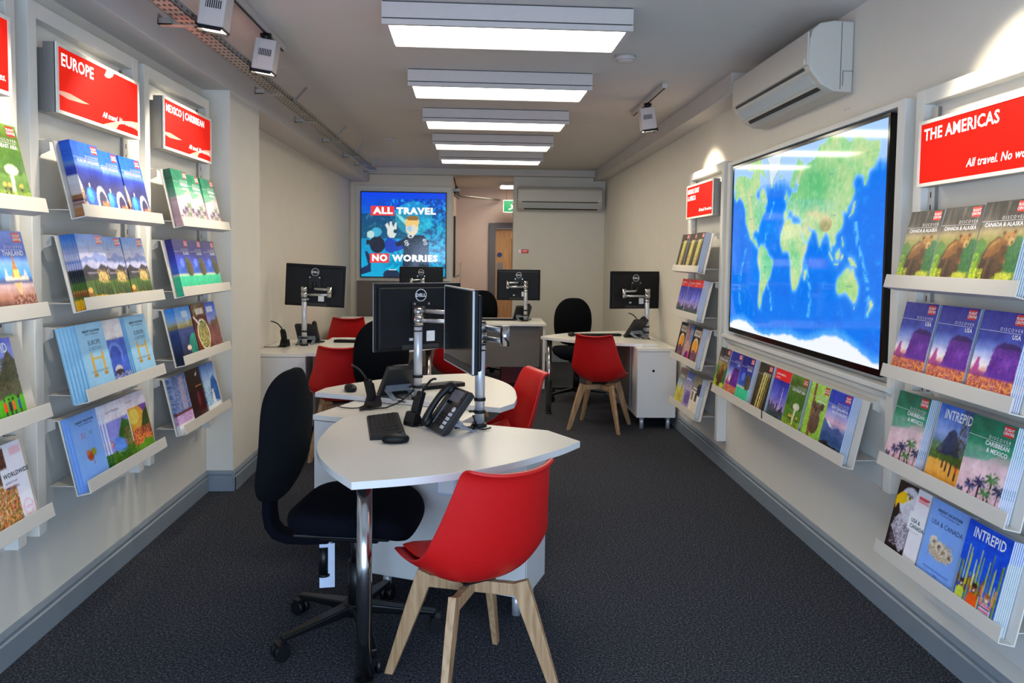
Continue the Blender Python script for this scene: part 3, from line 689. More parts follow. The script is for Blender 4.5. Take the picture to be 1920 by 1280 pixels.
@design
def leaf():
    a = A((142, 178, 232)); a.ell(.46, .33, .12, .075, (176, 84, 50)); a.ell(.60, .37, .09, .06, (150, 150, 60)); a.ell(.40, .39, .07, .045, (204, 130, 90)); a.poly([(.54, .18), (.56, .18), (.52, .32), (.5, .32)], (120, 80, 60)); a.rect(.2, .09, .85, .095, (100, 130, 190)); a.rect(.2, .06, .8, .066, (100, 130, 190)); return a
@design
def lake():
    a = A((232, 226, 234)); a.rect(.04, 0, .97, .70, (150, 150, 214)); a.poly([(.4, .4), (.7, .68), (.97, .6), (.97, 0), (.5, .2)], (66, 112, 52)); a.poly([(.04, .4), (.4, .42), (.75, .3), (.6, .12), (.2, .2)], (110, 150, 222)); a.speck(.65, .2, .97, .5, [(206, 160, 120), (90, 120, 60), (150, 60, 50)], .6); a.ridge(.17, .06, (60, 104, 40), 5); a.speck(.04, 0, .97, .2, [(130, 160, 50), (50, 90, 40)], .5); a.speck(.04, .28, .2, .4, [(222, 190, 180), (170, 70, 80)], .7); return a
@design
def sunset():
    a = A((232, 222, 232)); a.rect(.04, 0, 1, .76, (226, 170, 80)); a.poly([(.6, .76), (1, .76), (1, .5)], (130, 90, 160)); a.ell(.3, .6, .26, .13, (246, 206, 110)); a.poly([(.5, .3), (.75, .6), (1, .7), (1, .2)], (70, 90, 50)); a.speck(.04, .1, 1, .38, [(200, 80, 60), (236, 150, 100), (120, 50, 60)], .8); a.ridge(.12, .05, (104, 150, 50), 3); return a
@design
def bay():
    a = A().grad((0, (40, 44, 70)), (.35, (50, 66, 110)), (.55, (70, 84, 130)), (.6, (190, 170, 120)), (.75, (150, 180, 220)), (1, (70, 140, 210)))
    a.ridge(.66, .08, (150, 140, 90), 3, 2, floor=.58); a.ell(.9, .18, .4, .25, (40, 150, 120), .8); a.ell(.45, .16, .13, .05, (240, 206, 190)); a.rect(.4, .78, .78, .9, (210, 222, 230), .8); return a
@design
def bowl():
    a = A((112, 46, 32)).noise(14); a.rect(0, .5, 1, 1, (90, 34, 26)); a.speck(.1, .75, .9, 1, [(190, 196, 160), (110, 140, 80), (120, 40, 30)], .6); a.ell(.56, .34, .42, .34, (232, 226, 196)); a.ell(.56, .34, .36, .29, (96, 84, 50)); a.speck(.25, .08, .86, .6, [(170, 190, 90), (230, 222, 186), (196, 140, 110), (120, 150, 60)], .75); a.poly([(.02, .74), (.1, .76), (.42, .58), (.36, .54)], (240, 230, 220)); a.rect(.3, .78, .8, .9, (226, 226, 220), .8); return a
@design
def town():
    a = A().grad((0, (110, 60, 60)), (.45, (150, 100, 90)), (.6, (150, 160, 210)), (1, (64, 96, 200))); a.ridge(.58, .1, (124, 100, 76), 2); a.speck(0, .0, 1, .48, [(180, 110, 90), (96, 60, 90), (150, 120, 130), (110, 40, 30)], .8); a.rect(.3, .78, .75, .9, (230, 234, 240), .8); return a
@design
def falls():
    a = A((140, 160, 200)); a.speck(0, .22, 1, 1, [(96, 130, 180), (190, 196, 216), (110, 96, 140), (70, 110, 150)], .8); a.rect(.5, .3, .8, .95, (206, 184, 196), .6); a.rect(0, .22, 1, .27, (110, 50, 44)); a.speck(0, .04, 1, .22, [(226, 150, 190), (190, 160, 210), (240, 210, 226)], .85); a.rect(0, 0, 1, .04, (240, 236, 236)); return a
@design
def night():
    a = A((34, 26, 26)); a.poly([(.3, 0), (1, 0), (1, .5), (.5, .45)], (70, 20, 30)); a.ell(.6, .35, .1, .16, (120, 70, 80), .7); a.rect(.5, .6, .95, .63, (170, 140, 90)); a.poly([(.6, .85), (.8, .93), (.74, .83)], (230, 226, 226)); a.speck(0, 0, .5, .6, [(20, 14, 14), (60, 44, 36)], .4); return a
@design
def ice():
    a = A().grad((0, (150, 190, 220)), (.5, (200, 220, 236)), (1, (110, 150, 214))); a.poly([(.35, .2), (.55, .62), (.8, .72), (1, .5), (1, .1)], (50, 110, 170)); a.poly([(.4, .1), (.5, .4), (.62, .42), (.66, .1)], (236, 240, 244)); a.speck(.0, .1, .45, .5, [(230, 240, 246), (80, 140, 190)], .5); a.rect(0, 0, 1, .08, (236, 238, 240)); return a
@design
def temple():
    a = A().grad((0, (90, 60, 60)), (.14, (190, 140, 120)), (.3, (220, 190, 190)), (.34, (86, 92, 130)), (.42, (96, 170, 240)), (.58, (150, 190, 240)), (.72, (80, 110, 190)), (1, (90, 130, 200)))
    a.rect(.3, .36, .9, .41, (246, 226, 206)); a.poly([(.48, .40), (.72, .40), (.64, .56), (.60, .72), (.56, .56)], (200, 140, 80)); a.rect(.54, .4, .68, .5, (250, 220, 130)); a.poly([(.3, .4), (.4, .4), (.35, .52)], (240, 220, 220)); a.poly([(.8, .4), (.9, .4), (.85, .52)], (240, 220, 220)); a.poly([(.5, .32), (.7, .32), (.62, .14)], (244, 200, 150)); a.speck(.4, 0, 1, .16, [(100, 50, 40), (140, 80, 60), (210, 180, 170)], .7); return a
@design
def trek():
    a = A().grad((0, (96, 170, 60)), (.3, (110, 180, 70)), (.5, (190, 200, 230)), (1, (120, 130, 210))); a.poly([(.3, .25), (.6, .6), (.85, .86), (1, .7), (1, .2)], (92, 84, 72)); a.speck(.4, .25, 1, .75, [(70, 70, 56), (110, 104, 84), (84, 110, 60)], .6); a.ridge(.24, .05, (90, 170, 50), 3)
    for x, c in ((.5, (236, 90, 50)), (.62, (60, 60, 70)), (.72, (240, 110, 60)), (.86, (60, 90, 150))): a.rect(x - .035, .08, x + .035, .2, c); a.ell(x, .225, .03, .022, (60, 40, 36)); a.rect(x - .02, .0, x + .02, .08, (70, 60, 60))
    return a
@design
def food():
    a = A((244, 234, 240)); a.rect(0, .52, .55, .97, (80, 50, 44)); a.speck(0, .52, .55, .97, [(150, 110, 80), (60, 30, 36), (110, 70, 50)], .7); a.rect(0, 0, .66, .5, (190, 150, 100)); a.speck(0, 0, .66, .5, [(236, 170, 80), (236, 214, 170), (96, 110, 50), (222, 100, 90), (110, 60, 40)], .85); a.rect(.36, .46, .7, .70, (244, 236, 242)); a.rect(.68, .84, .96, .93, (236, 150, 160), .45); a.ell(.84, .12, .13, .10, (226, 130, 150), .5); a.ell(.84, .12, .11, .085, (244, 234, 240)); a.rect(.76, .11, .92, .13, (226, 120, 140), .6); return a
@design
def shrine():
    a = A((60, 46, 36)); a.rect(.14, .72, .9, .9, (206, 200, 190)); a.speck(.2, .76, .85, .86, [(60, 54, 50)], .35); a.rect(.0, .9, 1, 1, (40, 36, 34)); a.ell(.5, .42, .34, .26, (226, 206, 170)); a.ell(.5, .38, .28, .22, (226, 160, 60)); a.ell(.5, .16, .24, .16, (84, 62, 90)); a.speck(.2, .02, .8, .3, [(170, 160, 190), (60, 40, 70), (200, 70, 60)], .6); a.rect(.86, 0, 1, 1, (170, 124, 84)); return a
@design
def fest():
    a = A().grad((0, (180, 60, 110)), (.35, (210, 180, 170)), (.6, (130, 150, 200)), (1, (90, 130, 210))); a.rect(0, .4, .3, 1, (170, 120, 100)); a.rect(.3, .7, .85, .86, (200, 214, 230), .5); a.speck(0, .05, 1, .5, [(230, 200, 170), (140, 100, 90), (240, 150, 90), (190, 190, 210)], .75); a.poly([(.1, 0), (.5, 0), (.45, .2), (.2, .18)], (96, 30, 130)); a.poly([(.5, 0), (.9, 0), (.8, .24), (.5, .2)], (216, 60, 110)); return a
@design
def bloom():
    a = A().grad((0, (150, 150, 40)), (.3, (196, 190, 60)), (.5, (170, 190, 200)), (.9, (110, 90, 70)), (1, (170, 90, 50))); a.speck(0, 0, 1, .4, [(230, 210, 50), (120, 130, 40), (240, 230, 120)], .7); a.poly([(.5, .1), (.62, .1), (.8, .6), (.7, .6)], (200, 130, 80)); a.rect(.2, .72, .8, .8, (210, 200, 180), .7); return a
@design
def lavender():
    a = A().grad((0, (176, 160, 196)), (.5, (190, 176, 204)), (.75, (130, 140, 190)), (1, (60, 90, 170))); a.ell(.5, .24, .32, .19, (104, 88, 150)); a.speck(.15, .05, .85, .45, [(84, 70, 130), (150, 130, 180), (120, 100, 160)], .7); a.speck(.2, .5, 1, .7, [(110, 90, 80), (220, 210, 214)], .5); a.rect(.0, .74, .6, .80, (230, 232, 240), .8); return a
@design
def villa():
    a = A().grad((0, (222, 212, 196)), (.5, (236, 230, 214)), (.62, (230, 226, 214)), (.64, (150, 146, 128)), (1, (150, 146, 128))); a.rect(0, .58, 1, .64, (40, 40, 46)); a.rect(.1, .3, .34, .54, (150, 140, 120)); a.rect(.5, .3, .74, .54, (74, 70, 66)); a.ell(.92, .66, .38, .17, (58, 64, 80)); a.rect(.5, .64, 1, .5, (60, 66, 84)); a.rect(.1, .62, .6, .66, (230, 230, 230)); return a

Wt = WHITE
INTR = lambda c=WHITE: [('INTREPID', .52, .84, .046, c, 'C', .02, .150)]
INS = [('INSIGHT VACATIONS', .52, .875, .0135, BK, 'C', .025, None), ('The Art of Touring in Style', .52, .84, .010, (60, 70, 90), 'C', 0, None)]
TI = {
 'bear': [T1('CANADA & ALASKA', .725, .0185)], 'usa': [T1('USA', .725)], 'carib': [T1('CARIBBEAN', .725), T1('& MEXICO', .655)],
 'trunks': [], 'city': [('SOUTH AMERICA', .1, .89, .015, Wt, 'L', .02, None), ('& BEYOND', .1, .83, .011, Wt, 'L', 0, None)],
 'paddy': [T1('SOUTHEAST ASIA', .725, .0185)], 'koala': [T1('AUSTRALIA', .715, .017)], 'alps': [T1('NEW ZEALAND &', .725, .0185), T1('SOUTH PACIFIC', .655, .0185)],
 'isle': [T1('ISLANDS', .725)], 'dome': [T1('EUROPE HOLIDAYS', .725, .0185)], 'tuscany': [], 'temple': [T1('THAILAND', .72, .023)],
 'bridge': INS + [('EUROPE', .54, .70, .027, (50, 70, 90), 'C', 0, None), ('& BRITAIN', .54, .625, .022, (120, 150, 175), 'C', 0, None), ('2023', .54, .12, .012, (70, 100, 130), 'C', 0, None)],
 'gothic': [('EUROPE', .55, .70, .018, (190, 170, 150), 'C', 0, None)],
 'rock': INS + [('USA & CANADA', .52, .71, .024, (40, 50, 80), 'C', 0, None), ('2023', .52, .14, .011, (60, 80, 120), 'C', 0, None)],
 'leaf': INS + [('SU', .36, .67, .030, (205, 110, 120), 'C', 0, None), ('as', .64, .69, .030, (110, 150, 110), 'C', 0, None)],
 'walk': INTR(), 'cactus': INTR(), 'trek': INTR(), 'shrine': [], 'bay': [], 'bowl': [], 'town': [], 'falls': [], 'night': [], 'ice': [], 'fest': [], 'bloom': [], 'lavender': [], 'villa': [],
 'lake': [('Lakes & Mountains', .08, .86, .016, (150, 130, 160), 'L', 0, None)], 'sunset': [('River & Rail', .08, .88, .014, (170, 150, 170), 'L', 0, None)],
 'eagle': [('USA &', .60, .58, .020, BK, 'L', .015, None), ('CANADA', .60, .51, .020, BK, 'L', .015, None), ('__________', .6, .47, .012, BK, 'L', 0, None)],
 'food': [('WORLDWIDE', .40, .625, .0215, BK, 'L', .02, None), ('guided travel', .42, .56, .012, (90, 100, 130), 'L', 0, None), ('small groups', .42, .50, .013, (70, 90, 160), 'L', .01, None)],
}
FC = {'bear', 'usa', 'carib', 'paddy', 'koala', 'alps', 'isle', 'dome', 'tuscany', 'temple', 'trunks'}
LOGO_ONLY = {'trunks', 'tuscany'}
_CV = {}
def cover_mesh(n):
    if n not in _CV: _CV[n] = cover('brochure_' + n, ART[n](), TI[n], n in FC)
    return _CV[n]

# ------------------------------------------------------------------ display units
TAU = R(12.6)
LIPY = -.150
def shelf(parent, x0, x1, z0, hooks=True):
    """sheet-metal brochure shelf: leaning plate, ledge and lip, with a support back to the unit"""
    pb = (LIPY + .051, z0 - .011); s, c = math.sin(TAU), math.cos(TAU)
    pt = (pb[0] + .300 * s, pb[1] + .300 * c)
    lt = (LIPY + .050 * s, z0 + .050 * c)
    t = .0032
    prof = [(LIPY, z0), lt, (lt[0] + t, lt[1]), (LIPY + t + .001, z0 + t), (pb[0] - t * .2, pb[1] + t), (pt[0] - t, pt[1]), (pt[0] + .028, pt[1] + t), (pt[0] + .028, pt[1]), (pt[0] + t, pt[1] - t), (pb[0] + t, pb[1] - t * .2), (pb[0], pb[1] - t * .5)]
    o = MB().profile_x(prof, x0, x1).build('shelf', 'shelf_metal', parent, bevel=.0012)
    q = (pb[0] + .035 * s + t, pb[1] + .035 * c)
    MB().box((x0 + .012, q[0], q[1]), (x1 - .012, .012, q[1] + .003)).build('support_plate', 'shelf_metal', o)
    if hooks:
        for xx in (x0 + .022, x1 - .025):
            y1 = pt[0] + .026
            MB().profile_x([(.045, pt[1] - .09), (.045, pt[1] + .004), (y1, pt[1] + .004), (y1 - .002, pt[1] - .035), (y1 + .03, pt[1] - .05)], xx, xx + .003).build('hook_bracket', 'shelf_metal', o)
    return o
def display_unit(label, loc, rz, w, zb, zt, rows, shelf_w, shelf_dx=0.0, panel_zb=None, dep=.068):
    t = thing('display_unit', label, 'display unit', loc, rz, 'brochure display units')
    st = .055; h = w / 2; pzb = zb if panel_zb is None else panel_zb
    for x in (-h, h - st): MB().box((x, 0, zb), (x + st, dep, zt)).build('stile', 'board_white', t, bevel=.002)
    MB().box((-h + st, .001, zt - .058), (h - st, dep, zt)).build('top_rail', 'board_white', t, bevel=.002)
    MB().box((-h + st, .048, pzb), (h - st, dep, zt - .058)).build('back_panel', 'board_white', t)
    for x in (-h + st + .002, h - st - .034):
        u = MB().box((x, .030, pzb + .05), (x + .032, .047, zt - .07)).build('slotted_upright', 'shelf_metal', t)
        s = MB(); z = pzb + .1
        while z < zt - .12: s.box((x + .013, .0292, z), (x + .019, .0302, z + .022)); z += .05
        s.build('slot', 'gap_dark', u)['kind'] = 'stuff'
        MB().box((x - .003 if x > 0 else x + .032, .036, pzb + .05), (x if x > 0 else x + .035, .048, zt - .07)).build('channel', 'sign_side', u)
    for z in rows: shelf(t, -shelf_w / 2 + shelf_dx, shelf_w / 2 + shelf_dx, z)
    return t
_sn = [0]
def sign(label, loc, rz, w, lines, script, swoosh, size, scr_size=.034, h=.262):
    """red lightbox sign standing off the unit; loc is the middle of its lower edge, face towards local -Y"""
    t = thing('header_sign', label, 'sign', loc, rz, 'red header signs')
    MB().box((-w / 2, 0, 0), (w / 2, .046, h)).box((-w / 2 + .004, .046, .006), (w / 2 - .004, .083, h - .022)).build('housing', 'sign_side', t, bevel=.001)
    f = MB(); b = .013
    f.box((-w / 2, -.006, 0), (w / 2, .004, b)).box((-w / 2, -.006, h - b), (w / 2, .004, h)).box((-w / 2, -.006, b), (-w / 2 + b, .004, h - b)).box((w / 2 - b, -.006, b), (w / 2, .004, h - b))
    f.build('frame', 'sign_frame', t)
    face = MB().box((-w / 2 + b, -.003, b), (w / 2 - b, 0, h - b)).build('face', 'sign_red', t)
    def flat(items, name, m):
        k = MB()
        for v, fc in items: k.add([(p[0], -.0042, p[1]) for p in v], fc)
        o = k.build(name, m, face); o['label'] = 'white lettering' if m == 'sign_text' else 'pale pink swoosh'; return o
    x = -w / 2 + .035; items = []
    for i, ln in enumerate(lines): items.append(place_text(ln, x, h - .030 - size * (.74 + i * 1.05), size, 'L', .02))
    items.append(place_text(script, w / 2 - .03, .045, scr_size, 'R', .012, .25))
    if swoosh:
        pk = []
        def blob(pts): pk.append(([(-w / 2 + b + (w - 2 * b) * u, b + (h - 2 * b) * v) for u, v in pts], [tuple(range(len(pts)))]))
        n = 14
        lo = [(.5 + .497 * i / n, .02 + .30 * math.sin(i / n * 1.6)) for i in range(n + 1)]
        hi = [(.997 - .30 * i / n, .12 + .08 * math.cos(i / n * 2.6)) for i in range(n + 1)]
        blob([(.5, .004)] + [(.55 + .447 * i / n, .004 + .27 * math.sin(.15 + i / n * 1.25)) for i in range(n + 1)] + [(.997 - .28 * i / n, .10 + .06 * math.sin(i / n * 3.1)) for i in range(n + 1)] + [(.68, .004)])
        blob([(0, .25), (.10, .215), (.25, .235), (.34, .262), (.22, .29), (.12, .318), (.05, .315), (0, .30)])
        if swoosh > 1: blob([(.53, .88), (.56, .86), (.60, .875), (.64, .93), (.66, .997), (.56, .997)])
        flat(pk, 'swoosh', 'sign_pink')
    for it in items[:-1]: flat([it], 'lettering', 'sign_text')
    flat(items[-1:], 'slogan', 'sign_text')
    return t
HALF = W_ / 2
def stock(loc, rz, z0, stacks, group):
    """brochures standing on one shelf; stacks: (design, x of the front copy, copies, fan dx, front label, spare label)"""
    s, c = math.sin(TAU), math.cos(TAU)
    base = Matrix.Translation(loc) @ Matrix.Rotation(R(rz), 4, 'Z')
    for d, x, n, fan, lab, spare in stacks:
        me = cover_mesh(d)
        for i in range(n):
            k = n - 1 - i                       # 0 = front copy
            nn = .0035 + i * (T_ + .0007)
            y = LIPY + .051 - nn * c + .001 * s; z = z0 - .011 + nn * s + .0035
            M = base @ Matrix.Translation((x + fan * k, y, z)) @ Matrix(((1, 0, 0, 0), (0, s, -c, 0), (0, c, s, 0), (0, 0, 0, 1)))
            o = bpy.data.objects.new('brochure', me); C.objects.link(o); o.matrix_world = M
            tag(o, lab if k == 0 else spare, 'brochure', group)
ROW = ('top', 'second', 'third', 'bottom')
# what each front cover shows, for labels
DS = dict(bear='brown bear', usa='purple rock butte', carib='green and pink palm', walk='coastal hikers', eagle='bald eagle', rock='pale blue carved rock', cactus='cactus and cheering people', trunks='dark tree trunk', city='red-topped city tower', paddy='green rice paddy', koala='koala', alps='blue mountain lake', isle='navy sky island', dome='blue church dome', tuscany='misty hills', bridge='pale blue twin-tower bridge', gothic='violet cathedral', leaf='pale blue autumn leaf', lake='lakeside village', sunset='golden sunset village', bay='blue bay', bowl='food bowl', town='hill town', falls='pink and blue waterfall', night='dark night scene', ice='icy blue peak', temple='golden temple', trek='green hillside trekkers', food='white worldwide food', shrine='golden shrine arch', fest='festival crowd', bloom='yellow flower', lavender='lavender', villa='white villa')
POS3 = ('leftmost', 'middle', 'rightmost')
def fill(loc, rz, rows, plan, unit):
    for r, (z, stacks) in enumerate(zip(rows, plan)):
        out = []
        names = [q[0] for q in stacks]
        for i, (d, x, n, fan) in enumerate(stacks):
            pos = POS3[i] if len(stacks) == 3 else ''
            lab = f"{DS[d]} brochure, {pos + ' ' if pos else ''}front copy on the {ROW[r]} {unit} shelf"
            sp = f"spare {DS[d]} brochure tucked behind the {pos + ' ' if pos else ''}front copy, {ROW[r]} {unit} shelf"
            out.append((d, x, n, fan, lab, sp))
        stock(loc, rz, z, out, f'brochures on the {ROW[r]} {unit} shelf')

LZ = (1.645, 1.289, .936, .582)
RZ = (1.415, 1.072, .727, .380)
LX = -1.633
UNITS = [(2.365, 'near left'), (3.342, 'Europe'), (4.312, 'Mexico Caribbean')]
for (yc, nm), lb in zip(UNITS, ('tall white brochure display unit cut off by the left edge of the photo', 'tall white brochure display unit under the Europe sign', 'tall white brochure display unit under the Mexico Caribbean sign')):
    display_unit(lb, (LX, yc, 0), 90, .90, .445, 2.425, LZ, .73)
SW = 'All travel. No worries.'
sign('red header sign cut off by the left edge of the photo', (-1.59, 2.355, 2.033), 90, .70, ('ASIA',), SW, 0, .075)
sign('red lit header sign reading EUROPE with pink swooshes', (-1.59, 3.338, 2.033), 90, .70, ('EUROPE',), SW, 2, .066)
sign('red lit header sign reading MEXICO | CARIBBEAN', (-1.59, 4.308, 2.033), 90, .69, ('MEXICO | CARIBBEAN',), SW, 1, .053)
# local x grows with depth (away from the camera) on the left wall
a, b_, c_ = -.235, -.012, .212
fill((LX, 2.365, 0), 90, LZ, [
    [('paddy', -.21, 3, -.003), ('paddy', .015, 4, -.003), ('paddy', .235, 3, -.003)],
    [('temple', -.215, 3, -.008), ('temple', .01, 4, -.008), ('temple', .235, 5, -.008)],
    [('trek', -.275, 3, -.004), ('trek', -.06, 3, -.004), ('trek', .165, 4, -.006)],
    [('food', -.265, 3, -.006), ('food', -.04, 4, -.006), ('food', .205, 4, -.008)]], 'near left')
fill((LX, 3.342, 0), 90, LZ, [
    [('dome', a + .005, 7, 0), ('dome', b_, 3, 0), ('dome', c_, 3, 0)],
    [('tuscany', a + .030, 7, -.006), ('tuscany', b_ + .015, 3, -.001), ('tuscany', c_ + .01, 3, -.001)],
    [('bridge', a + .03, 6, -.016), ('gothic', b_ + .015, 2, 0), ('bridge', c_ + .015, 4, -.006)],
    [('leaf', a + .0, 3, -.012), ('lake', b_ + .01, 5, -.013), ('sunset', c_ + .0, 3, 0)]], 'Europe')
fill((LX, 4.312, 0), 90, LZ, [
    [('carib', a, 6, 0), ('carib', b_, 3, 0), ('carib', c_ + .01, 3, 0)],
    [('isle', a + .005, 6, 0), ('isle', b_ + .005, 4, -.002), ('isle', c_ + .01, 3, -.002)],
    [('bay', a + .02, 6, -.007), ('bowl', b_ + .035, 5, -.009), ('town', c_ + .03, 2, 0)],
    [('falls', a - .01, 3, 0), ('night', b_ - .01, 2, 0), ('ice', c_ - .005, 2, 0)]], 'Mexico Caribbean')
# right wall: local x grows towards the camera
RX = 1.708
YA = 2.53
display_unit('tall white brochure display unit under The Americas sign', (RX, YA, 0), -90, .90, .50, 2.175, RZ, .73, 0, .21)
sign('red lit header sign reading THE AMERICAS', (1.67, 2.53, 1.795), -90, .70, ('THE AMERICAS',), SW, 0, .060, .040, .245)
a, b_, c_ = -.248, -.010, .222
fill((RX, YA, 0), -90, RZ, [
    [('bear', a, 3, .0012), ('bear', b_ - .012, 4, .0012), ('bear', c_ - .002, 7, .0012)],
    [('usa', a, 4, .0012), ('usa', b_, 5, .0012), ('usa', c_ + .005, 6, .0012)],
    [('carib', a - .01, 5, .0012), ('walk', b_ - .005, 2, .0012), ('carib', c_ - .015, 7, .0012)],
    [('eagle', a + .0, 3, .0012), ('rock', b_ - .01, 4, .0012), ('cactus', c_ - .01, 7, .0012)]], 'Americas')
YM = 5.80
display_unit('narrow-looking white brochure display unit under the Middle East sign', (RX, YM, 0), -90, .90, .21, 2.195, (1.410, 1.060, .712, .343), .73, .01)
sign('small red lit header sign reading MIDDLE EAST & AFRICA', (1.67, 5.80, 1.822), -90, .70, ('MIDDLE EAST', '& AFRICA'), SW, 0, .050)
fill((RX, YM, 0), -90, (1.410, 1.060, .712, .343), [
    [('trunks', -.235, 5, 0), ('trunks', -.01, 5, 0), ('trunks', .21, 7, .0012)],
    [('city', -.245, 3, 0), ('city', -.02, 3, 0), ('city', .21, 7, .0012)],
    [('shrine', -.24, 3, 0), ('fest', -.02, 2, 0), ('shrine', .20, 6, .0012)],
    [('bloom', -.25, 2, 0), ('lavender', -.03, 2, 0), ('villa', .21, 5, .0012)]], 'Middle East')

# ------------------------------------------------------------------ map wall: frame, screen and the long shelf
t = thing('map_surround', 'white framed wall panel around the large map screen', 'panel', (RX, 4.165, 0), -90)
h = 1.105
for x in (-h, h - .055): MB().box((x, 0, .55), (x + .055, .068, 2.17)).build('stile', 'board_white', t, bevel=.002)
MB().box((-h + .055, .001, 2.145), (h - .055, .068, 2.17)).build('top_rail', 'board_white', t, bevel=.002)
MB().box((-h + .055, .020, .55), (h - .055, .068, .965)).build('lower_panel', 'board_white', t)
MB().box((-h + .055, .055, .99), (h - .055, .068, 2.145)).build('back_panel', 'board_white', t)
MB().profile_x([(.06, .962), (-.002, .962), (-.018, .972), (-.018, .993), (.06, .993)], -h + .02, h - .02).build('sill', 'board_white', t, bevel=.002)
MB().profile_x([(.03, .940), (.005, .940), (-.006, .962), (.03, .962)], -h + .055, h - .055).build('sill_moulding', 'board_white', t)
ls = shelf(t, -.87, .985, .630)
MB().box((.055, LIPY - .002, .642), (.058, LIPY + .003, .69)).build('shelf_joint', 'gap_dark', ls)
# local x = 4.165 - y
LONG = [('bear', -.80, 3, .0012), ('usa', -.575, 3, .0012), ('isle', -.345, 4, .0012), ('trunks', -.075, 3, .0012), ('city', .155, 2, .0012), ('paddy', .385, 3, .0012), ('koala', .635, 4, .0012), ('alps', .865, 6, .0012)]
out = []
for d, x, n, fan in LONG:
    out.append((d, x - .05, n, fan, f"{DS[d]} brochure, front copy on the long shelf under the map", f"spare {DS[d]} brochure behind its front copy on the long shelf under the map"))
stock((RX, 4.165, 0), -90, .630, out, 'brochures on the long shelf under the map')

def blur(a, k):
    for ax in (0, 1):
        s = np.zeros_like(a)
        for d in range(-k, k + 1): s += np.roll(a, d, ax)
        a = s / (2 * k + 1)
    return a
LAND = dict(
 na=[(-168, 66), (-156, 71), (-128, 70), (-110, 68), (-95, 72), (-82, 70), (-80, 63), (-94, 60), (-92, 57), (-82, 55), (-79, 52), (-78, 60), (-70, 62), (-64, 59), (-56, 53), (-60, 50), (-66, 50), (-60, 46), (-70, 43), (-75, 38), (-81, 31), (-80, 25), (-83, 29), (-90, 30), (-97, 27), (-97, 20), (-91, 18), (-87, 21), (-88, 16), (-83, 15), (-83, 10), (-78, 9), (-80, 7), (-86, 11), (-95, 16), (-105, 20), (-110, 25), (-114, 31), (-117, 32), (-124, 40), (-124, 48), (-133, 56), (-148, 60), (-158, 57), (-165, 60), (-161, 64)],
 isl=[(-120, 72), (-85, 70), (-62, 66), (-78, 74), (-70, 80), (-95, 79), (-120, 76)],
 sa=[(-78, 8), (-72, 12), (-62, 10), (-52, 5), (-50, 0), (-35, -6), (-39, -15), (-42, -23), (-48, -27), (-57, -36), (-65, -42), (-66, -48), (-70, -54), (-75, -50), (-73, -38), (-71, -20), (-76, -14), (-81, -5), (-79, 1)],
 af=[(-17, 15), (-16, 22), (-10, 30), (-5, 36), (10, 37), (12, 33), (20, 31), (32, 31), (35, 27), (37, 20), (43, 12), (51, 12), (47, 4), (40, -4), (40, -15), (35, -22), (32, -28), (26, -34), (18, -34), (15, -26), (12, -16), (13, -8), (9, -1), (9, 4), (-3, 5), (-8, 4), (-13, 9)],
 md=[(49, -13), (50, -17), (47, -25), (44, -22), (45, -16)],
 eu=[(-9, 37), (-9, 43), (-1, 44), (-4, 48), (3, 51), (8, 54), (10, 57), (13, 55), (21, 55), (24, 59), (30, 60), (22, 60), (22, 65), (18, 62), (16, 57), (11, 59), (6, 58), (5, 62), (14, 68), (25, 71), (40, 67), (45, 68), (60, 69), (70, 73), (80, 73), (100, 77), (113, 74), (130, 71), (142, 73), (160, 70), (180, 69), (178, 64), (170, 60), (163, 60), (162, 56), (157, 51), (156, 57), (143, 59), (135, 54), (141, 50), (135, 44), (129, 41), (129, 35), (126, 37), (121, 39), (119, 37), (122, 31), (119, 25), (110, 21), (107, 20), (109, 12), (105, 9), (100, 13), (103, 2), (100, 5), (98, 10), (97, 17), (91, 22), (87, 21), (80, 15), (80, 11), (77, 8), (73, 17), (72, 21), (67, 25), (57, 26), (50, 30), (52, 24), (59, 22), (52, 15), (44, 13), (39, 21), (35, 28), (35, 36), (27, 37), (26, 41), (23, 37), (20, 40), (13, 45), (18, 40), (16, 38), (10, 44), (3, 43), (0, 39), (-5, 36)],
 uk=[(-5, 50), (1, 51), (-2, 56), (-5, 58), (-5, 54)], ie=[(-10, 52), (-6, 52), (-6, 55), (-9, 54)], ic=[(-23, 65), (-14, 65), (-16, 66), (-22, 66.5)],
 jp=[(130, 32), (140, 36), (142, 42), (145, 44), (140, 43), (136, 36)], bo=[(109, 1), (117, 7), (118, 1), (115, -4), (110, -3)], su=[(95, 5), (104, -2), (106, -6), (100, -2)], ja=[(105, -7), (115, -8), (114, -9), (106, -8)],
 ng=[(131, -1), (141, -3), (150, -10), (138, -8)], ph=[(120, 18), (124, 12), (125, 6), (122, 9)], sw=[(119, 0), (125, 1), (121, -5)],
 au=[(114, -22), (122, -18), (130, -12), (136, -12), (137, -16), (142, -11), (146, -19), (153, -26), (150, -37), (146, -39), (138, -35), (131, -31), (124, -33), (115, -34)], ta=[(145, -41), (148, -41), (147, -43)],
 nz=[(173, -35), (178, -38), (174, -41), (167, -46), (172, -41)])
def merc(l): return math.log(math.tan(PI / 4 + R(l) / 2))
def mp(lon, lat): return (.469 + .00277 * lon, .455 + .275 * merc(lat))
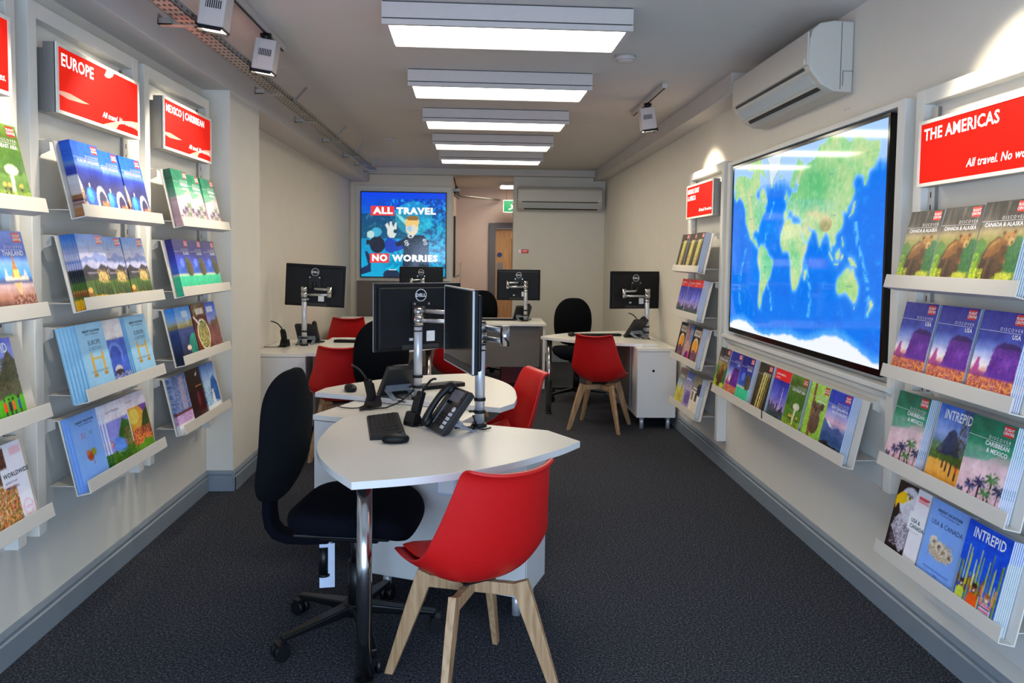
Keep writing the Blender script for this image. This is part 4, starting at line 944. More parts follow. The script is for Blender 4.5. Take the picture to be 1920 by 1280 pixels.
def map_art():
    w, h = 250, 150
    a = Art(w, h, (0, 116, 236)); land = np.zeros((h, w))
    b = Art(w, h, (0, 0, 0))
    for k, p in LAND.items(): b.poly([mp(*q) for q in p], (255, 255, 255))
    gl = Art(w, h, (0, 0, 0)).poly([mp(*q) for q in [(-73, 77), (-55, 79), (-20, 78), (-22, 70), (-40, 65), (-44, 60), (-52, 65), (-55, 72)]], (255, 255, 255)).a[..., 0] / 255
    land = b.a[..., 0] / 255
    rs = np.random.RandomState(5); n1 = blur(rs.rand(h, w), 5); n1 = (n1 - n1.min()) / (n1.max() - n1.min()); n2 = blur(rs.rand(h, w), 2); n2 = (n2 - n2.min()) / (n2.max() - n2.min()); n3 = blur(rs.rand(h, w), 1); n3 = (n3 - n3.min()) / (n3.max() - n3.min())
    a.put(np.clip((n3 - .62) * 3, 0, 1), (60, 160, 250), .5)
    ice = np.clip((a.Y - .78 + .12 * (n1 - .5)) / .08, 0, 1)
    a.put(np.clip((n1 - .45) * 1.6, 0, 1), (0, 96, 220), .7); a.put(np.clip((n2 - .62) * 3, 0, 1), (70, 180, 255), .6)
    for x, y0, y1 in ((.335, .15, .75), (.60, .15, .45), (.905, .2, .6), (.12, .15, .5)):    # sea-floor ridges
        xx = x + .035 * np.sin(a.Y * 9 + x * 20); a.put(np.exp(-((a.X - xx) / .010) ** 2) * (a.Y > y0) * (a.Y < y1) * np.clip((n3 - .40) * 4, 0, 1), (120, 206, 255), .8)
    a.put(ice, (172, 206, 246), .95)
    a.put(np.clip(blur(land, 4) * 1.5, 0, 1), (150, 205, 250), .8); a.put(np.clip(blur(land, 2) * 1.2, 0, 1), (190, 226, 250), .7)
    g = np.stack([np.interp(n1, [0, .4, .6, 1], v) for v in ([112, 156, 196, 220], [198, 212, 218, 222], [136, 148, 154, 164])], -1)
    a.a = np.where(land[..., None] > .5, g, a.a)
    lm = land > .5
    for cx, cy, rx, ry, c, al in ((.63, .80, .17, .12, (70, 180, 110), .8), (.335, .43, .06, .07, (60, 190, 130), .8), (.25, .66, .05, .08, (110, 196, 130), .6), (.53, .45, .05, .05, (110, 200, 120), .6), (.68, .47, .03, .05, (90, 186, 110), .6), (.84, .31, .05, .05, (160, 206, 110), .5), (.50, .58, .09, .05, (214, 226, 170), .8), (.60, .585, .05, .04, (226, 214, 160), .8), (.53, .74, .06, .05, (120, 200, 130), .6), (.78, .70, .06, .08, (206, 220, 160), .6)):
        a.put((np.exp(-(((a.X - cx) / rx) ** 2 + ((a.Y - cy) / ry) ** 2)) * lm), c, al)
    a.put((((a.X - .71) / .035) ** 2 + ((a.Y - .60) / .035) ** 2 < 1) & lm, (176, 146, 96), .75)
    a.put(np.clip((n2 - .6) * 3, 0, 1) * lm, (230, 226, 180), .4)
    a.put(gl, (214, 226, 248)); a.put((abs(blur(gl, 1) - .5) < .35), (120, 190, 140), .5)
    for cx0, cy0, cx1, cy1, wd in ((.15, .84, .20, .60, .016), (.262, .46, .275, .20, .008), (.62, .66, .72, .63, .02), (.60, .5, .575, .35, .012), (.53, .81, .56, .90, .01)):   # mountain belts
        tt = np.clip(((a.X - cx0) * (cx1 - cx0) + (a.Y - cy0) * (cy1 - cy0)) / ((cx1 - cx0) ** 2 + (cy1 - cy0) ** 2), 0, 1)
        dd = np.hypot(a.X - cx0 - tt * (cx1 - cx0), a.Y - cy0 - tt * (cy1 - cy0)); a.put(np.exp(-(dd / wd) ** 2) * lm, (222, 210, 160), .7)
    a.put(np.clip((n3 - .55) * 3, 0, 1) * lm, (240, 240, 200), .35); a.put(np.clip((.42 - n3) * 3, 0, 1) * lm, (80, 160, 100), .4)
    an = .030 + .035 * np.sin(a.X * 14) * np.sin(a.X * 5 + 1) + .03 * np.clip((a.X - .42) / .1, 0, 1) * np.clip((1.0 - a.X) / .1, 0, 1) + .02 * (n2 - .5)
    a.put(np.clip((an + .045 - a.Y) / .03, 0, 1), (120, 190, 250), .6); a.put(np.clip((an - a.Y) / .012 + .5, 0, 1), (236, 242, 250))
    return a
t = thing('map_screen', 'very large wall screen showing a bright blue world map', 'screen', (1.722, 4.185, 1.018), -90)
w, h = 2.0, 1.118
MB().box((-w / 2, .004, 0), (w / 2, .045, h)).build('housing', 'plastic_black', t, bevel=.002)
f = MB(); b = .016
f.box((-w / 2, -.004, 0), (w / 2, .006, .030)).box((-w / 2, -.004, h - b), (w / 2, .006, h)).box((-w / 2, -.004, .03), (-w / 2 + b, .006, h - b)).box((w / 2 - b, -.004, .03), (w / 2, .006, h - b))
f.build('bezel', 'screen_dark', t)
cm = CM(); cm.picture(map_art(), -w / 2 + b, .030, w / 2 - b, h - b, 0)
for lon, lat, s_, tx in ((-120, 15, .014, 'NORTH PACIFIC OCEAN'), (-45, 20, .012, 'NORTH ATLANTIC OCEAN'), (-28, -28, .012, 'SOUTH ATLANTIC OCEAN'), (75, -30, .013, 'INDIAN OCEAN'), (-125, -35, .012, 'SOUTH PACIFIC OCEAN'), (95, 60, .013, 'RUSSIA'), (-105, 57, .012, 'CANADA'), (-105, 40, .011, 'UNITED STATES'), (134, -25, .012, 'AUSTRALIA'), (-55, -12, .012, 'BRAZIL'), (103, 35, .011, 'CHINA'), (120, 78, .010, 'ARCTIC OCEAN')):
    u, v = mp(lon, lat); cm.text(tx, -w / 2 + w * u, h * v, s_, .0006, (60, 110, 160), 'C')
o = bpy.data.objects.new('display', cm.mesh('display', 'map_glow')); C.objects.link(o); o.parent = t
o.rotation_euler = (R(90), 0, 0)

# ------------------------------------------------------------------ video screen on the back wall
def diver_art():
    a = Art(110, 110, (0, 150, 220)); r = np.random.RandomState(11)
    a.grad((0, (0, 176, 226)), (.3, (0, 166, 220)), (.6, (0, 140, 200)), (.85, (0, 84, 230)), (1, (10, 70, 240)))
    n = blur(r.rand(110, 110), 2); n = (n - n.min()) / (n.max() - n.min()); n3 = blur(r.rand(110, 110), 1); n3 = (n3 - n3.min()) / (n3.max() - n3.min())
    reef = np.clip((a.X * .9 + .35 - abs(a.Y - .62) * .8), 0, 1)
    n3 = .55 * n3 + .45 * n; a.put(np.clip((n3 - .46) * 7, 0, 1) * reef * (a.Y < .93), (8, 66, 110), .8); a.put(np.clip((.46 - n3) * 6, 0, 1) * (a.Y < .92) * (a.X > .3), (50, 220, 240), .7); a.put((a.Y > .45) & (a.Y < .75) & (a.X < .55), (14, 56, 90), .65)
    a.put((n3 > .6) & (a.Y > .45) & (a.Y < .75) & (a.X < .55), (60, 150, 170), .6)
    a.ell(.62, .70, .22, .2, (60, 230, 240), .45); a.poly([(.40, .75), (.46, .73), (.60, .62), (.54, .6)], (150, 236, 240), .9)
    a.poly([(.0, .02), (.12, .06), (.10, .26), (.07, .30), (.04, .3), (.08, .14), (0, .10)], (14, 44, 90)); a.ell(.19, .38, .09, .10, (22, 34, 56)); a.ell(.18, .53, .06, .055, (70, 180, 216)); a.ell(.11, .50, .045, .045, (190, 226, 226)); a.rect(.06, .38, .14, .44, (30, 40, 60)); a.rect(.16, .3, .24, .36, (24, 36, 60))
    a.poly([(.28, .42), (.33, .47), (.42, .42), (.52, .46), (.52, .34), (.34, .28), (.28, .32)], (26, 70, 190)); a.poly([(.40, .40), (.52, .46), (.52, .38), (.42, .36)], (24, 34, 60))
    a.ell(.36, .53, .055, .07, (222, 232, 226)); a.poly([(.28, .62), (.31, .64), (.36, .54), (.33, .52)], (226, 234, 228)); a.poly([(.33, .66), (.36, .66), (.38, .55), (.34, .55)], (226, 234, 228)); a.poly([(.40, .65), (.42, .64), (.41, .54), (.37, .55)], (226, 234, 228)); a.ell(.40, .54, .022, .022, (20, 60, 90))
    a.poly([(.48, 0), (.50, .30), (.48, .44), (.56, .50), (.74, .50), (.80, .42), (.80, 0)], (26, 38, 60)); a.poly([(.56, .48), (.62, .40), (.72, .40), (.74, .5)], (18, 26, 44)); a.speck(.5, .1, .8, .46, [(60, 84, 110), (20, 28, 46)], .25)
    a.ell(.60, .59, .075, .10, (238, 226, 190)); a.ell(.60, .65, .085, .065, (246, 206, 120)); a.ell(.61, .70, .075, .03, (150, 110, 50)); a.ell(.59, .575, .05, .035, (170, 206, 236)); a.ell(.62, .58, .03, .05, (240, 230, 206), .7); a.ell(.585, .485, .035, .02, (230, 240, 240)); a.ell(.585, .485, .02, .012, (30, 40, 60))
    for x, y in ((.53, .42), (.54, .39), (.76, .40), (.75, .44)): a.ell(x, y, .022, .016, (220, 230, 236)); a.ell(x, y, .012, .008, (26, 38, 60))
    a.ell(.36, .02, .10, .07, (30, 50, 80)); a.rect(.33, .075, .42, .09, (240, 246, 250)); return a
t = thing('video_screen', 'square wall video screen reading ALL TRAVEL NO WORRIES with a diver', 'screen', (-1.057, YB - .004, 1.182), 0.6)
w = 1.198
MB().box((-w / 2, -.035, 0), (w / 2, -.004, w)).build('housing', 'plastic_black', t, bevel=.002)
cm = CM(); b = .013; W2 = w - 2 * b
cm.picture(diver_art(), -w / 2 + b, b, w / 2 - b, w - b, 0)
def vt(tx, x, y, x1, box, c=(250, 255, 255), sz=.092):
    X0 = -w / 2 + w * x; X1 = -w / 2 + w * x1; Y = w * y
    if box: cm.rect(X0 - .030, Y - .028, X1 + .022, Y + sz + .012, .001, (240, 60, 66))
    cm.text(tx, X0, Y, sz * 1.32, .002, c, 'L', .06, 0, X1 - X0)
vt('ALL', .145, .745, .375, True); vt('TRAVEL', .415, .745, .875, False); vt('NO', .135, .195, .315, True); vt('WORRIES', .365, .195, .90, False)
o = bpy.data.objects.new('display', cm.mesh('video', 'video_glow')); C.objects.link(o); o.parent = t
o.rotation_euler = (R(90), 0, 0); o.location = (0, -.0362, 0)
# plinth below it and pale surround
struct(MB().box((-1.72, YB - .028, 1.135), (-.40, YB - .001, 2.46)).build('trim_5', 'board_white', bevel=.002))
bpy.data.objects['video_screen'].location.y = YB - .030
struct(MB().box((-1.70, YB - .07, .0), (-.40, YB - .001, 1.133)).build('trim_6', 'modesty_grey', bevel=.002))

# ------------------------------------------------------------------ desks
TH = R(22.0)
def uv(u, v): return (u * math.cos(TH) + v * math.sin(TH), -u * math.sin(TH) + v * math.cos(TH))
ZT, TT = .745, .027
def leaf(cut):
    """pointed-arch desk top: apex at the origin, straight back edge at y = 1.0"""
    prof = [(0, .012), (.10, .135), (.18, .225), (.26, .303), (.36, .378), (.48, .445), (.60, .495), (.72, .540), (.86, .575)]
    L = [(-w, d) for d, w in prof[1:]]; Rr = [(w, d) for d, w in prof[1:]]
    def smooth(p):
        out = []
        for i in range(len(p) - 1):
            p0 = p[max(i - 1, 0)]; p1 = p[i]; p2 = p[i + 1]; p3 = p[min(i + 2, len(p) - 1)]
            for k in range(4):
                t = k / 4
                out.append(tuple(.5 * (2 * p1[j] + (p2[j] - p0[j]) * t + (2 * p0[j] - 5 * p1[j] + 4 * p2[j] - p3[j]) * t * t + (3 * p1[j] - p0[j] - 3 * p2[j] + p3[j]) * t ** 3) for j in (0, 1)))
        return out + [p[-1]]
    pl = [(0, 0)] + smooth([(.012, 0)] + Rr) if False else None
    right = smooth([(0.0, 0.0)] + Rr); left = smooth([(0.0, 0.0)] + L)
    back = []
    if cut == 'R': back = [(.39, 1.0), (-.545, 1.0)]
    elif cut == 'L': back = [(.545, 1.0), (-.39, 1.0)]
    else: back = [(.55, 1.0), (-.55, 1.0)]
    return right + back + left[::-1][:-1]
def leaf_desk(label, loc, rz, cut, leg_d=.085):
    t = thing('desk', label, 'desk', (loc[0], loc[1], 0), rz, 'white pointed desks')
    MB().prism(leaf(cut), ZT - TT, ZT, 0, 1).build('worktop', ['desk_white', 'desk_edge'], t, bevel=.0015)
    l = MB().cyl((0, leg_d, .012), (0, leg_d, ZT - TT), .0275, n=32).build('leg', 'chrome', t); l['label'] = 'chrome tubular leg'
    MB().cyl((0, leg_d, 0), (0, leg_d, .014), .033, n=32).build('foot', 'plastic_black', l)
    MB().cyl((0, leg_d, ZT - TT - .006), (0, leg_d, ZT - TT), .048, n=32).build('leg_plate', 'chrome', l)
    return t
def cabinet(label, loc, rz, w, d, doors, zb=.095, ztop=ZT - TT, top=True, feet=True, knob=1):
    """local origin: middle of the front lower edge; front towards -Y"""
    t = thing('cabinet', label, 'cabinet', (loc[0], loc[1], 0), rz, 'white desk cabinets')
    zz = ztop - (.026 if top else 0)
    MB().box((-w / 2, .018, zb), (w / 2, d, zz)).build('body', 'cabinet_white', t, bevel=.0015)
    if top: MB().box((-w / 2 - .004, -.004, zz), (w / 2 + .004, d + .002, ztop)).build('top', 'desk_white', t, bevel=.0015)
    dw = w / doors
    for i in range(doors):
        x = -w / 2 + i * dw
        dr = MB().box((x + .0015, 0, zb), (x + dw - .0015, .017, zz - .004)).build('door', 'cabinet_white', t, bevel=.0012)
        if knob: MB().cyl((x + .14, .001, .52), (x + .14, -.004, .52), .011, n=20).build('lock', 'black_steel', dr)
    if feet:
        for x in (-w / 2 + .055, w / 2 - .055):
            for y in (.05, d - .05):
                MB().cyl((x, y, 0), (x, y, zb), .019, n=20).build('foot', 'alu_pole', t)
    return t
apA = uv(-1.36, 2.235)
leaf_desk('white pointed desk nearest the camera, on a chrome leg', apA, -22, 'R')
apB = uv(-1.888, 4.625)
leaf_desk('white pointed desk in the middle, behind the nearest desk', apB, 158, '')
leaf_desk('white pointed desk on the right, in front of the back wall', (.60, 7.32), -90, '')
leaf_desk('white pointed desk on the left, under the leftmost monitor', (-.335, 6.52), 90, '')
p = uv(-1.335, 2.955); cabinet('white cabinet under the nearest desk, behind the front red chair', p, -22, .725, .276, 1, .095, ZT - TT - .001, False)
p = uv(-1.815, 3.235); cabinet('white cabinet joining the nearest desk and the middle desk', p, -22, .735, .39, 1, .095, ZT - TT - .002)
# side counters against the walls
cabinet('white cabinet against the right wall under the rightmost monitor', (1.572, 6.63), 0, .345, 1.25, 1, .105, .717)
cabinet('white cabinet against the left wall behind the wall pier', (-1.575, 6.12), 0, .42, 1.0, 1, .075, .717, knob=0)
h = tag(MB().box((-1.30, 6.08, .16), (-1.283, 6.98, ZT - TT - .002)).build('modesty_panel', 'modesty_grey'), 'dark grey panel under the left desk beside its cabinet', 'panel')
h = tag(MB().box((1.375, 6.86, .16), (1.392, 7.80, ZT - TT - .002)).build('modesty_panel', 'modesty_grey'), 'dark grey panel under the right desk beside its cabinet', 'panel')
t = thing('desk', 'long straight white desk with a grey front panel at the back of the room', 'desk', (-.42, 8.64, 0))
MB().box((-1.23, 0, ZT - TT), (1.19, .80, ZT)).build('worktop', ['desk_white'], t, bevel=.002)
MB().box((-1.20, .06, .245), (1.12, .078, ZT - TT)).build('modesty_panel', 'modesty_grey', t)
for x in (-1.225, 1.155): MB().box((x, .02, 0), (x + .027, .78, ZT - TT)).build('end_panel', 'cabinet_white', t, bevel=.001)
t = thing('storage_box', 'dark red box on the floor under the back desk', 'box', (.44, 9.02, 0))
MB().box((-.17, 0, 0), (.17, .30, .30)).build('body', 'bin_red', t, bevel=.008); MB().box((-.178, -.008, .30), (.178, .308, .335)).build('lid', 'bin_red', t, bevel=.006)

# ------------------------------------------------------------------ monitors on poles
DELL = [None]
def monitor(label, loc, rz, zc, roll=0.0, w=.515, h=.365):
    """screen faces local -Y; loc is the middle of the panel"""
    if DELL[0] is None:
        t = thing('monitor', label, 'monitor', (0, 0, 0), 0, 'black monitors on poles')
        hs = MB().box((-w / 2, -.012, -h / 2), (w / 2, .014, h / 2)).build('housing', 'plastic_satin', t, bevel=.006, seg=3)
        MB().box((-w / 2 + .012, .014, -h / 2 + .012), (w / 2 - .012, .034, h / 2 - .022)).build('rear_cover', 'plastic_satin', t, bevel=.012, seg=3)
        f = MB(); b = .0045
        for a_, c_ in (((-w / 2 - .001, -h / 2 - .001), (w / 2 + .001, -h / 2 + b)), ((-w / 2 - .001, h / 2 - b), (w / 2 + .001, h / 2 + .001)), ((-w / 2 - .001, -h / 2), (-w / 2 + b, h / 2)), ((w / 2 - b, -h / 2), (w / 2 + .001, h / 2))):
            f.box((a_[0], -.0135, a_[1]), (c_[0], -.005, c_[1]))
        f.build('edge_trim', 'edge_silver', t)
        MB().box((-w / 2 + .006, -.0128, -h / 2 + .036), (w / 2 - .006, -.0118, h / 2 - .008)).build('screen', 'screen_dark', t)
        MB().box((-w / 2 + .005, -.0140, -h / 2 + .005), (w / 2 - .005, -.0120, -h / 2 + .034)).build('chin', 'plastic_dark', t)
        # round maker's mark on the back
        lg = MB()
        n = 40; ro, ri = .034, .0295
        ring = [(r * math.cos(2 * PI * i / n), .0352, .118 + r * math.sin(2 * PI * i / n)) for r in (ro, ri) for i in range(n)]
        lg.add(ring, [(i, (i + 1) % n, n + (i + 1) % n, n + i) for i in range(n)])
        v, fc = place_text('DELL', 0, -.008, .0235, 'C', .06)
        lg.add([(-p[0], .0352, .118 + p[1]) for p in v], fc)
        lg.build('logo', 'key_grey', t)
        vp = MB().box((-.055, .034, -.03), (.055, .046, .085)).build('mount_plate', 'plastic_black', t, bevel=.004)
        for x in (-.042, .042):
            MB().cyl((x, .045, .072), (x, .049, .072), .006, n=12).build('screw', 'silver', vp)
        MB().box((-.035, .0335, -.135), (-.085, .0352, -.078)).build('rating_label', 'paper_white', t)
        MB().box((.045, .0335, -.128), (.068, .0352, -.114)).build('sticker', 'key_grey', t)
        MB().box((-.11, .030, -.172), (.11, .036, -.150)).build('port_recess', 'gap_dark', t)
        DELL[0] = t
    else:
        t = dup(DELL[0], (0, 0, 0), 0, label)
    t.location = (loc[0], loc[1], zc); t.rotation_euler = (0, R(roll), R(rz))
    return t
def pole_arm(label, loc, z1, target, ring=.30):
    """clamped aluminium pole with a two-part arm reaching to target"""
    t = thing('monitor_stand', label, 'monitor stand', (loc[0], loc[1], ZT), 0, 'aluminium monitor poles')
    hh = z1 - ZT; r = .0225
    MB().cyl((0, 0, .008), (0, 0, hh), r, n=28).build('pole', 'alu_pole', t)
    MB().cyl((0, 0, 0), (0, 0, .016), .034, n=28).build('base', 'plastic_black', t, bevel=.003)
    cl = MB()
    for z in (.062, .118): cl.cyl((0, 0, z), (0, 0, z + .014), .0268, n=28)
    cl.tube([(-.024, 0, .069), (-.040, -.012, .069), (-.046, 0, .067), (-.040, .012, .069), (-.024, 0, .069)], .004)
    cl.build('cable_clip', 'plastic_black', t)
    c2 = MB(); c2.cyl((0, 0, hh - .125), (0, 0, hh - .119), .0262, n=28); c2.cyl((0, 0, hh - .10), (0, 0, hh - .094), .0262, n=28)
    c2.build('band', 'plastic_black', t)
    MB().cyl((0, 0, hh - .09), (0, 0, hh - .045), .0285, n=28).cyl((0, 0, hh - .042), (0, 0, hh), .0285, n=28).build('collar', 'chrome', t)
    MB().cyl((0, 0, hh), (0, 0, hh + .006), .024, n=28).build('cap', 'plastic_black', t)
    e = Vector((target[0] - loc[0], target[1] - loc[1], 0)); el = target[2] - ZT
    k = Vector((target[3] - loc[0], target[4] - loc[1], 0))
    z0 = hh - .068
    MB().tube([(0, 0, z0), tuple(k + Vector((0, 0, z0)))], .011, 12).build('lower_arm', 'silver', t)
    MB().cyl(tuple(k + Vector((0, 0, z0 - .02))), tuple(k + Vector((0, 0, z0 + .068))), .020, n=20).build('elbow', 'chrome', t)
    MB().tube([tuple(k + Vector((0, 0, z0 + .045))), tuple(e * .92 + k * .08 + Vector((0, 0, z0 + .045))), tuple(e + Vector((0, 0, el)))], .011, 12).build('upper_arm', 'silver', t)
    MB().cyl(tuple(e + Vector((0, 0, el - .03))), tuple(e + Vector((0, 0, el + .03))), .017, n=16).build('swivel', 'plastic_black', t)
    return t
def back_pt(loc, rz, zc, off=.062):     # point just behind a monitor's mount plate
    return (loc[0] - off * math.sin(R(rz)), loc[1] + off * math.cos(R(rz)), zc + .03)
MON = [
 ('black monitor seen edge-on beside the phone on the nearest desk', (-.082, 3.50), -74, 1.187, 0, (.010, 3.436), 1.215, (.115, 3.30), 'silver pole clamped on the nearest desk holding the edge-on monitor'),
 ('black monitor seen squarely from behind on the middle desk', (-.330, 4.215), 210, 1.178, 0, (-.318, 4.075), 1.235, (-.10, 4.02), 'silver pole on the middle desk in front of the squarely seen monitor'),
 ('leftmost black monitor, tilted slightly, above the left desk', (-1.425, 6.78), 180, 1.232, -2.6, (-1.495, 6.655), 1.255, (-1.27, 6.60), 'silver pole on the left desk holding the leftmost monitor'),
 ('rightmost black monitor above the right desk', (1.525, 7.46), 193, 1.192, 0, (1.632, 7.36), 1.235, (1.40, 7.33), 'silver pole on the right desk holding the rightmost monitor'),
 ('black monitor in front of the video screen on the back desk', (-.68, 9.15), 180, 1.185, 0, (-.655, 9.03), 1.235, (-.78, 8.95), 'silver pole on the back desk below the video screen'),
 ('black monitor in front of the corridor door on the back desk', (.475, 9.12), 180, 1.165, 0, (.552, 8.985), 1.215, (.34, 8.95), 'silver pole on the back desk in front of the corridor door'),
]
for lab, loc, rz, zc, roll, pl, pz, k, plab in MON:
    monitor(lab, loc, rz, zc, roll)
    bp = back_pt(loc, rz, zc)
    o = pole_arm(plab, pl, pz, (bp[0], bp[1], bp[2], k[0], k[1]))
    if abs(pl[0]) > 1.4: o.location.z = .717

# ------------------------------------------------------------------ phones, headsets, keyboards, mice
PH = [None]
def phone(label, loc, rz):
    """desk phone: the face looks to local -Y and up, handset on the viewer's left"""
    if PH[0] is None:
        t = thing('desk_phone', label, 'phone', (0, 0, 0), 0, 'black desk phones')
        M = Mx((0, 0, .012), rx=-38)          # local z runs up the face
        b = MB(M); b.profile_x([(0, 0), (0, .205), (.012, .222), (.034, .215), (.034, .02), (.02, 0)], -.095, .095)
        b.build('body', 'plastic_dark', t, bevel=.005, seg=3)
        MB(M).box((-.035, -.004, .135), (.088, .002, .212)).build('display', 'screen_dark', t, bevel=.002)
        MB(M).box((-.030, -.0048, .150), (.070, -.0036, .205)).build('display_glass', 'door_frame_grey', t)
        kb = MB(M)
        for r in range(4):
            for c in range(3): kb.box((-.022 + c * .021, -.004, .030 + r * .0165), (-.006 + c * .021, .001, .041 + r * .0165))
        kb.build('keypad', 'plastic_black', t)
        MB(M).box((-.041, -.003, .03), (-.037, .001, .19)).build('silver_strip', 'silver', t)
        for r in range(4): MB(M).box((.052, -.0045, .022 + r * .021), (.078, .001, .036 + r * .021)).build('function_key', 'key_grey', t)
        MB(M).lathe([(0, .006), (.012, .005), (.013, -.001), (0, -.001)], 20, 0, Mx((.066, 0, .118), rx=90)).build('navigation_key', 'key_grey', t)
        hs = MB(M)
        path = [(-.068, -.012, .002), (-.068, -.022, .02), (-.068, -.030, .06), (-.068, -.034, .11), (-.068, -.030, .16), (-.068, -.020, .205), (-.068, -.008, .222)]
        hs.tube(path, [.018, .021, .0155, .0145, .0155, .021, .018], 14)
        hs.sell((-.068, -.008, .022), .022, .016, .026, .7, .7, 14, 8).sell((-.068, -.006, .200), .022, .016, .026, .7, .7, 14, 8)
        hs.build('handset', 'plastic_black', t, sub=1)
        MB().tube([(-.068, .03, .03), (-.10, -.01, .012), (-.125, -.03, .008), (-.14, .01, .008), (-.11, .05, .01), (-.06, .08, .02)], .005, 8).build('cord', 'plastic_black', t)
        s = MB()
        for x in (-.07, .055):
            s.add([(x, .055, .06), (x + .022, .055, .06), (x + .022, .185, .0), (x, .185, .0), (x, .045, .045), (x + .022, .045, .045), (x + .022, .165, .0), (x, .165, .0)], [(0, 1, 2, 3), (4, 7, 6, 5), (0, 3, 7, 4), (1, 5, 6, 2), (0, 4, 5, 1), (3, 2, 6, 7)])
        s.add([(-.07, .07, .085), (.077, .07, .085), (.077, .115, .04), (-.07, .115, .04), (-.07, .06, .075), (.077, .06, .075), (.077, .10, .035), (-.07, .10, .035)], [(0, 1, 2, 3), (4, 7, 6, 5), (0, 3, 7, 4), (1, 5, 6, 2), (0, 4, 5, 1), (3, 2, 6, 7)])
        s.build('stand', 'stand_grey', t)
        MB().tube([(.03, .09, .06), (.05, .13, .02), (.02, .19, .006), (.07, .22, .006), (.05, .26, .006)], .0035, 6).build('cable', 'plastic_black', t)
        PH[0] = t
    else: t = dup(PH[0], (0, 0, 0), 0, label)
    t.location = (loc[0], loc[1], ZT); t.rotation_euler = (0, 0, R(rz)); return t
phone('black desk phone beside the edge-on monitor on the nearest desk', (-.195, 3.315), -64)
phone('black desk phone on the middle desk, seen from behind', (-.47, 4.215), 212)
phone('black desk phone behind the pole on the left desk', (-1.50, 6.90), 178).location.z = .717
phone('black desk phone left of the pole on the right desk', (1.46, 7.33), 218)
phone('black desk phone beside the pole on the back desk', (.50, 9.16), 195)
HS = [None]
def dock(label, loc, rz, boom=1):
    if HS[0] is None:
        t = thing('headset_dock', label, 'headset', (0, 0, 0), 0, 'wireless headset docks')
        MB().profile_x([(-.05, 0), (.06, 0), (.06, .006), (.015, .012), (-.012, .062), (-.035, .06), (-.05, .02)], -.035, .035).build('base', 'plastic_black', t, bevel=.004)
        MB(Mx((0, -.01, .03), rx=-18)).box((-.020, -.016, 0), (.020, .014, .125)).build('headset', 'plastic_satin', t, bevel=.008, seg=3)
        MB(Mx((0, -.01, .03), rx=-18)).box((-.022, -.02, .03), (.022, -.014, .10)).build('ear_piece', 'plastic_black', t, bevel=.005)
        MB().tube([(.0, .03, .145), (.005, .045, .17), (.03, .055, .20), (.06, .05, .212), (.10, .03, .218)], .0055, 8).build('microphone_boom', 'plastic_black', t)
        MB().tube([(.02, .055, .005), (.05, .09, .005), (.10, .10, .005), (.16, .08, .005)], .003, 6).build('cable', 'plastic_black', t)
        HS[0] = t
    else: t = dup(HS[0], (0, 0, 0), 0, label)
    t.location = (loc[0], loc[1], ZT); t.rotation_euler = (0, 0, R(rz)); return t
dock('black headset dock left of the phone on the nearest desk', (-.275, 3.47), -50)
dock('black headset dock at the left end of the cabinet joining two desks', (-.555, 3.99), 150).location.z = ZT
dock('black headset dock left of the pole on the left desk', (-1.65, 6.58), 170).location.z = .717
dock('black headset dock against the pole on the right desk', (1.575, 7.44), 140)
bpy.data.objects['headset_dock.001'].location.z = .719
KB = [None]
def keyboard(label, loc, rz):
    if KB[0] is None:
        t = thing('keyboard', label, 'keyboard', (0, 0, 0), 0, 'black keyboards')
        MB().profile_x([(-.075, 0), (.075, 0), (.075, .022), (.06, .024), (-.07, .012)], -.222, .222).build('case', 'plastic_satin', t, bevel=.004)
        k = MB()
        for r in range(6):
            y = .050 - r * .0205; z = .0215 - r * .0022; n = 21; x = -.212
            for c in range(n):
                if c in (15, 18): x += .008
                if r in (3,) and 15 <= c < 18: x += .0192; continue
                if r == 5 and 3 < c < 9: x += .0192; continue
                k.box((x, y - .008, z - .004), (x + .0165, y + .008, z + .004)); x += .0192
            if r == 5: k.box((-.212 + 3.95 * .0192, y - .008, z - .004), (-.212 + 8.9 * .0192, y + .008, z + .004))
        k.build('keys', 'plastic_black', t)['kind'] = 'stuff'
        KB[0] = t
    else: t = dup(KB[0], (0, 0, 0), 0, label)
    t.location = (loc[0], loc[1], ZT); t.rotation_euler = (0, 0, R(rz)); return t
keyboard('black keyboard on the nearest desk left of the phone', (-.410, 3.400), -80)
keyboard('black keyboard on the middle desk behind the pole', (-.30, 4.44), 212)
keyboard('black keyboard on the left desk right of the phone', (-1.02, 6.72), 176)
keyboard('black keyboard on the right desk left of the phone', (1.16, 7.42), 186)
keyboard('black keyboard on the back desk left of the phone', (.22, 9.10), 180)
MS = [None]
def mouse(label, loc, rz):
    if MS[0] is None:
        t = thing('computer_mouse', label, 'mouse', (0, 0, 0), 0, 'black computer mice')
        MB().sell((0, 0, .016), .034, .058, .022, .75, .85, 24, 12, 0, None, lambda x, y, z: (x * (1 - .12 * (y > 0) * y / .058), y, max(z, -.0155) * (1.0 if z < 0 else 1.0 - .25 * max(0, -y) / .058))).build('body', 'plastic_satin', t, sub=1)
        MB().cyl((-.003, -.030, .034), (.003, -.030, .034), .0065, n=14).build('scroll_wheel', 'plastic_dark', t)
        MS[0] = t
    else: t = dup(MS[0], (0, 0, 0), 0, label)
    t.location = (loc[0], loc[1], ZT); t.rotation_euler = (0, 0, R(rz)); return t
mouse('black computer mouse in front of the keyboard on the nearest desk', (-.335, 3.135), 98)
mouse('black computer mouse at the left end of the middle desk', (-.715, 4.32), 20)
mouse('black computer mouse at the left end of the right-hand keyboard', (.90, 7.36), 0)
mouse('black computer mouse left of the back desk keyboard', (-.02, 9.08), 0)
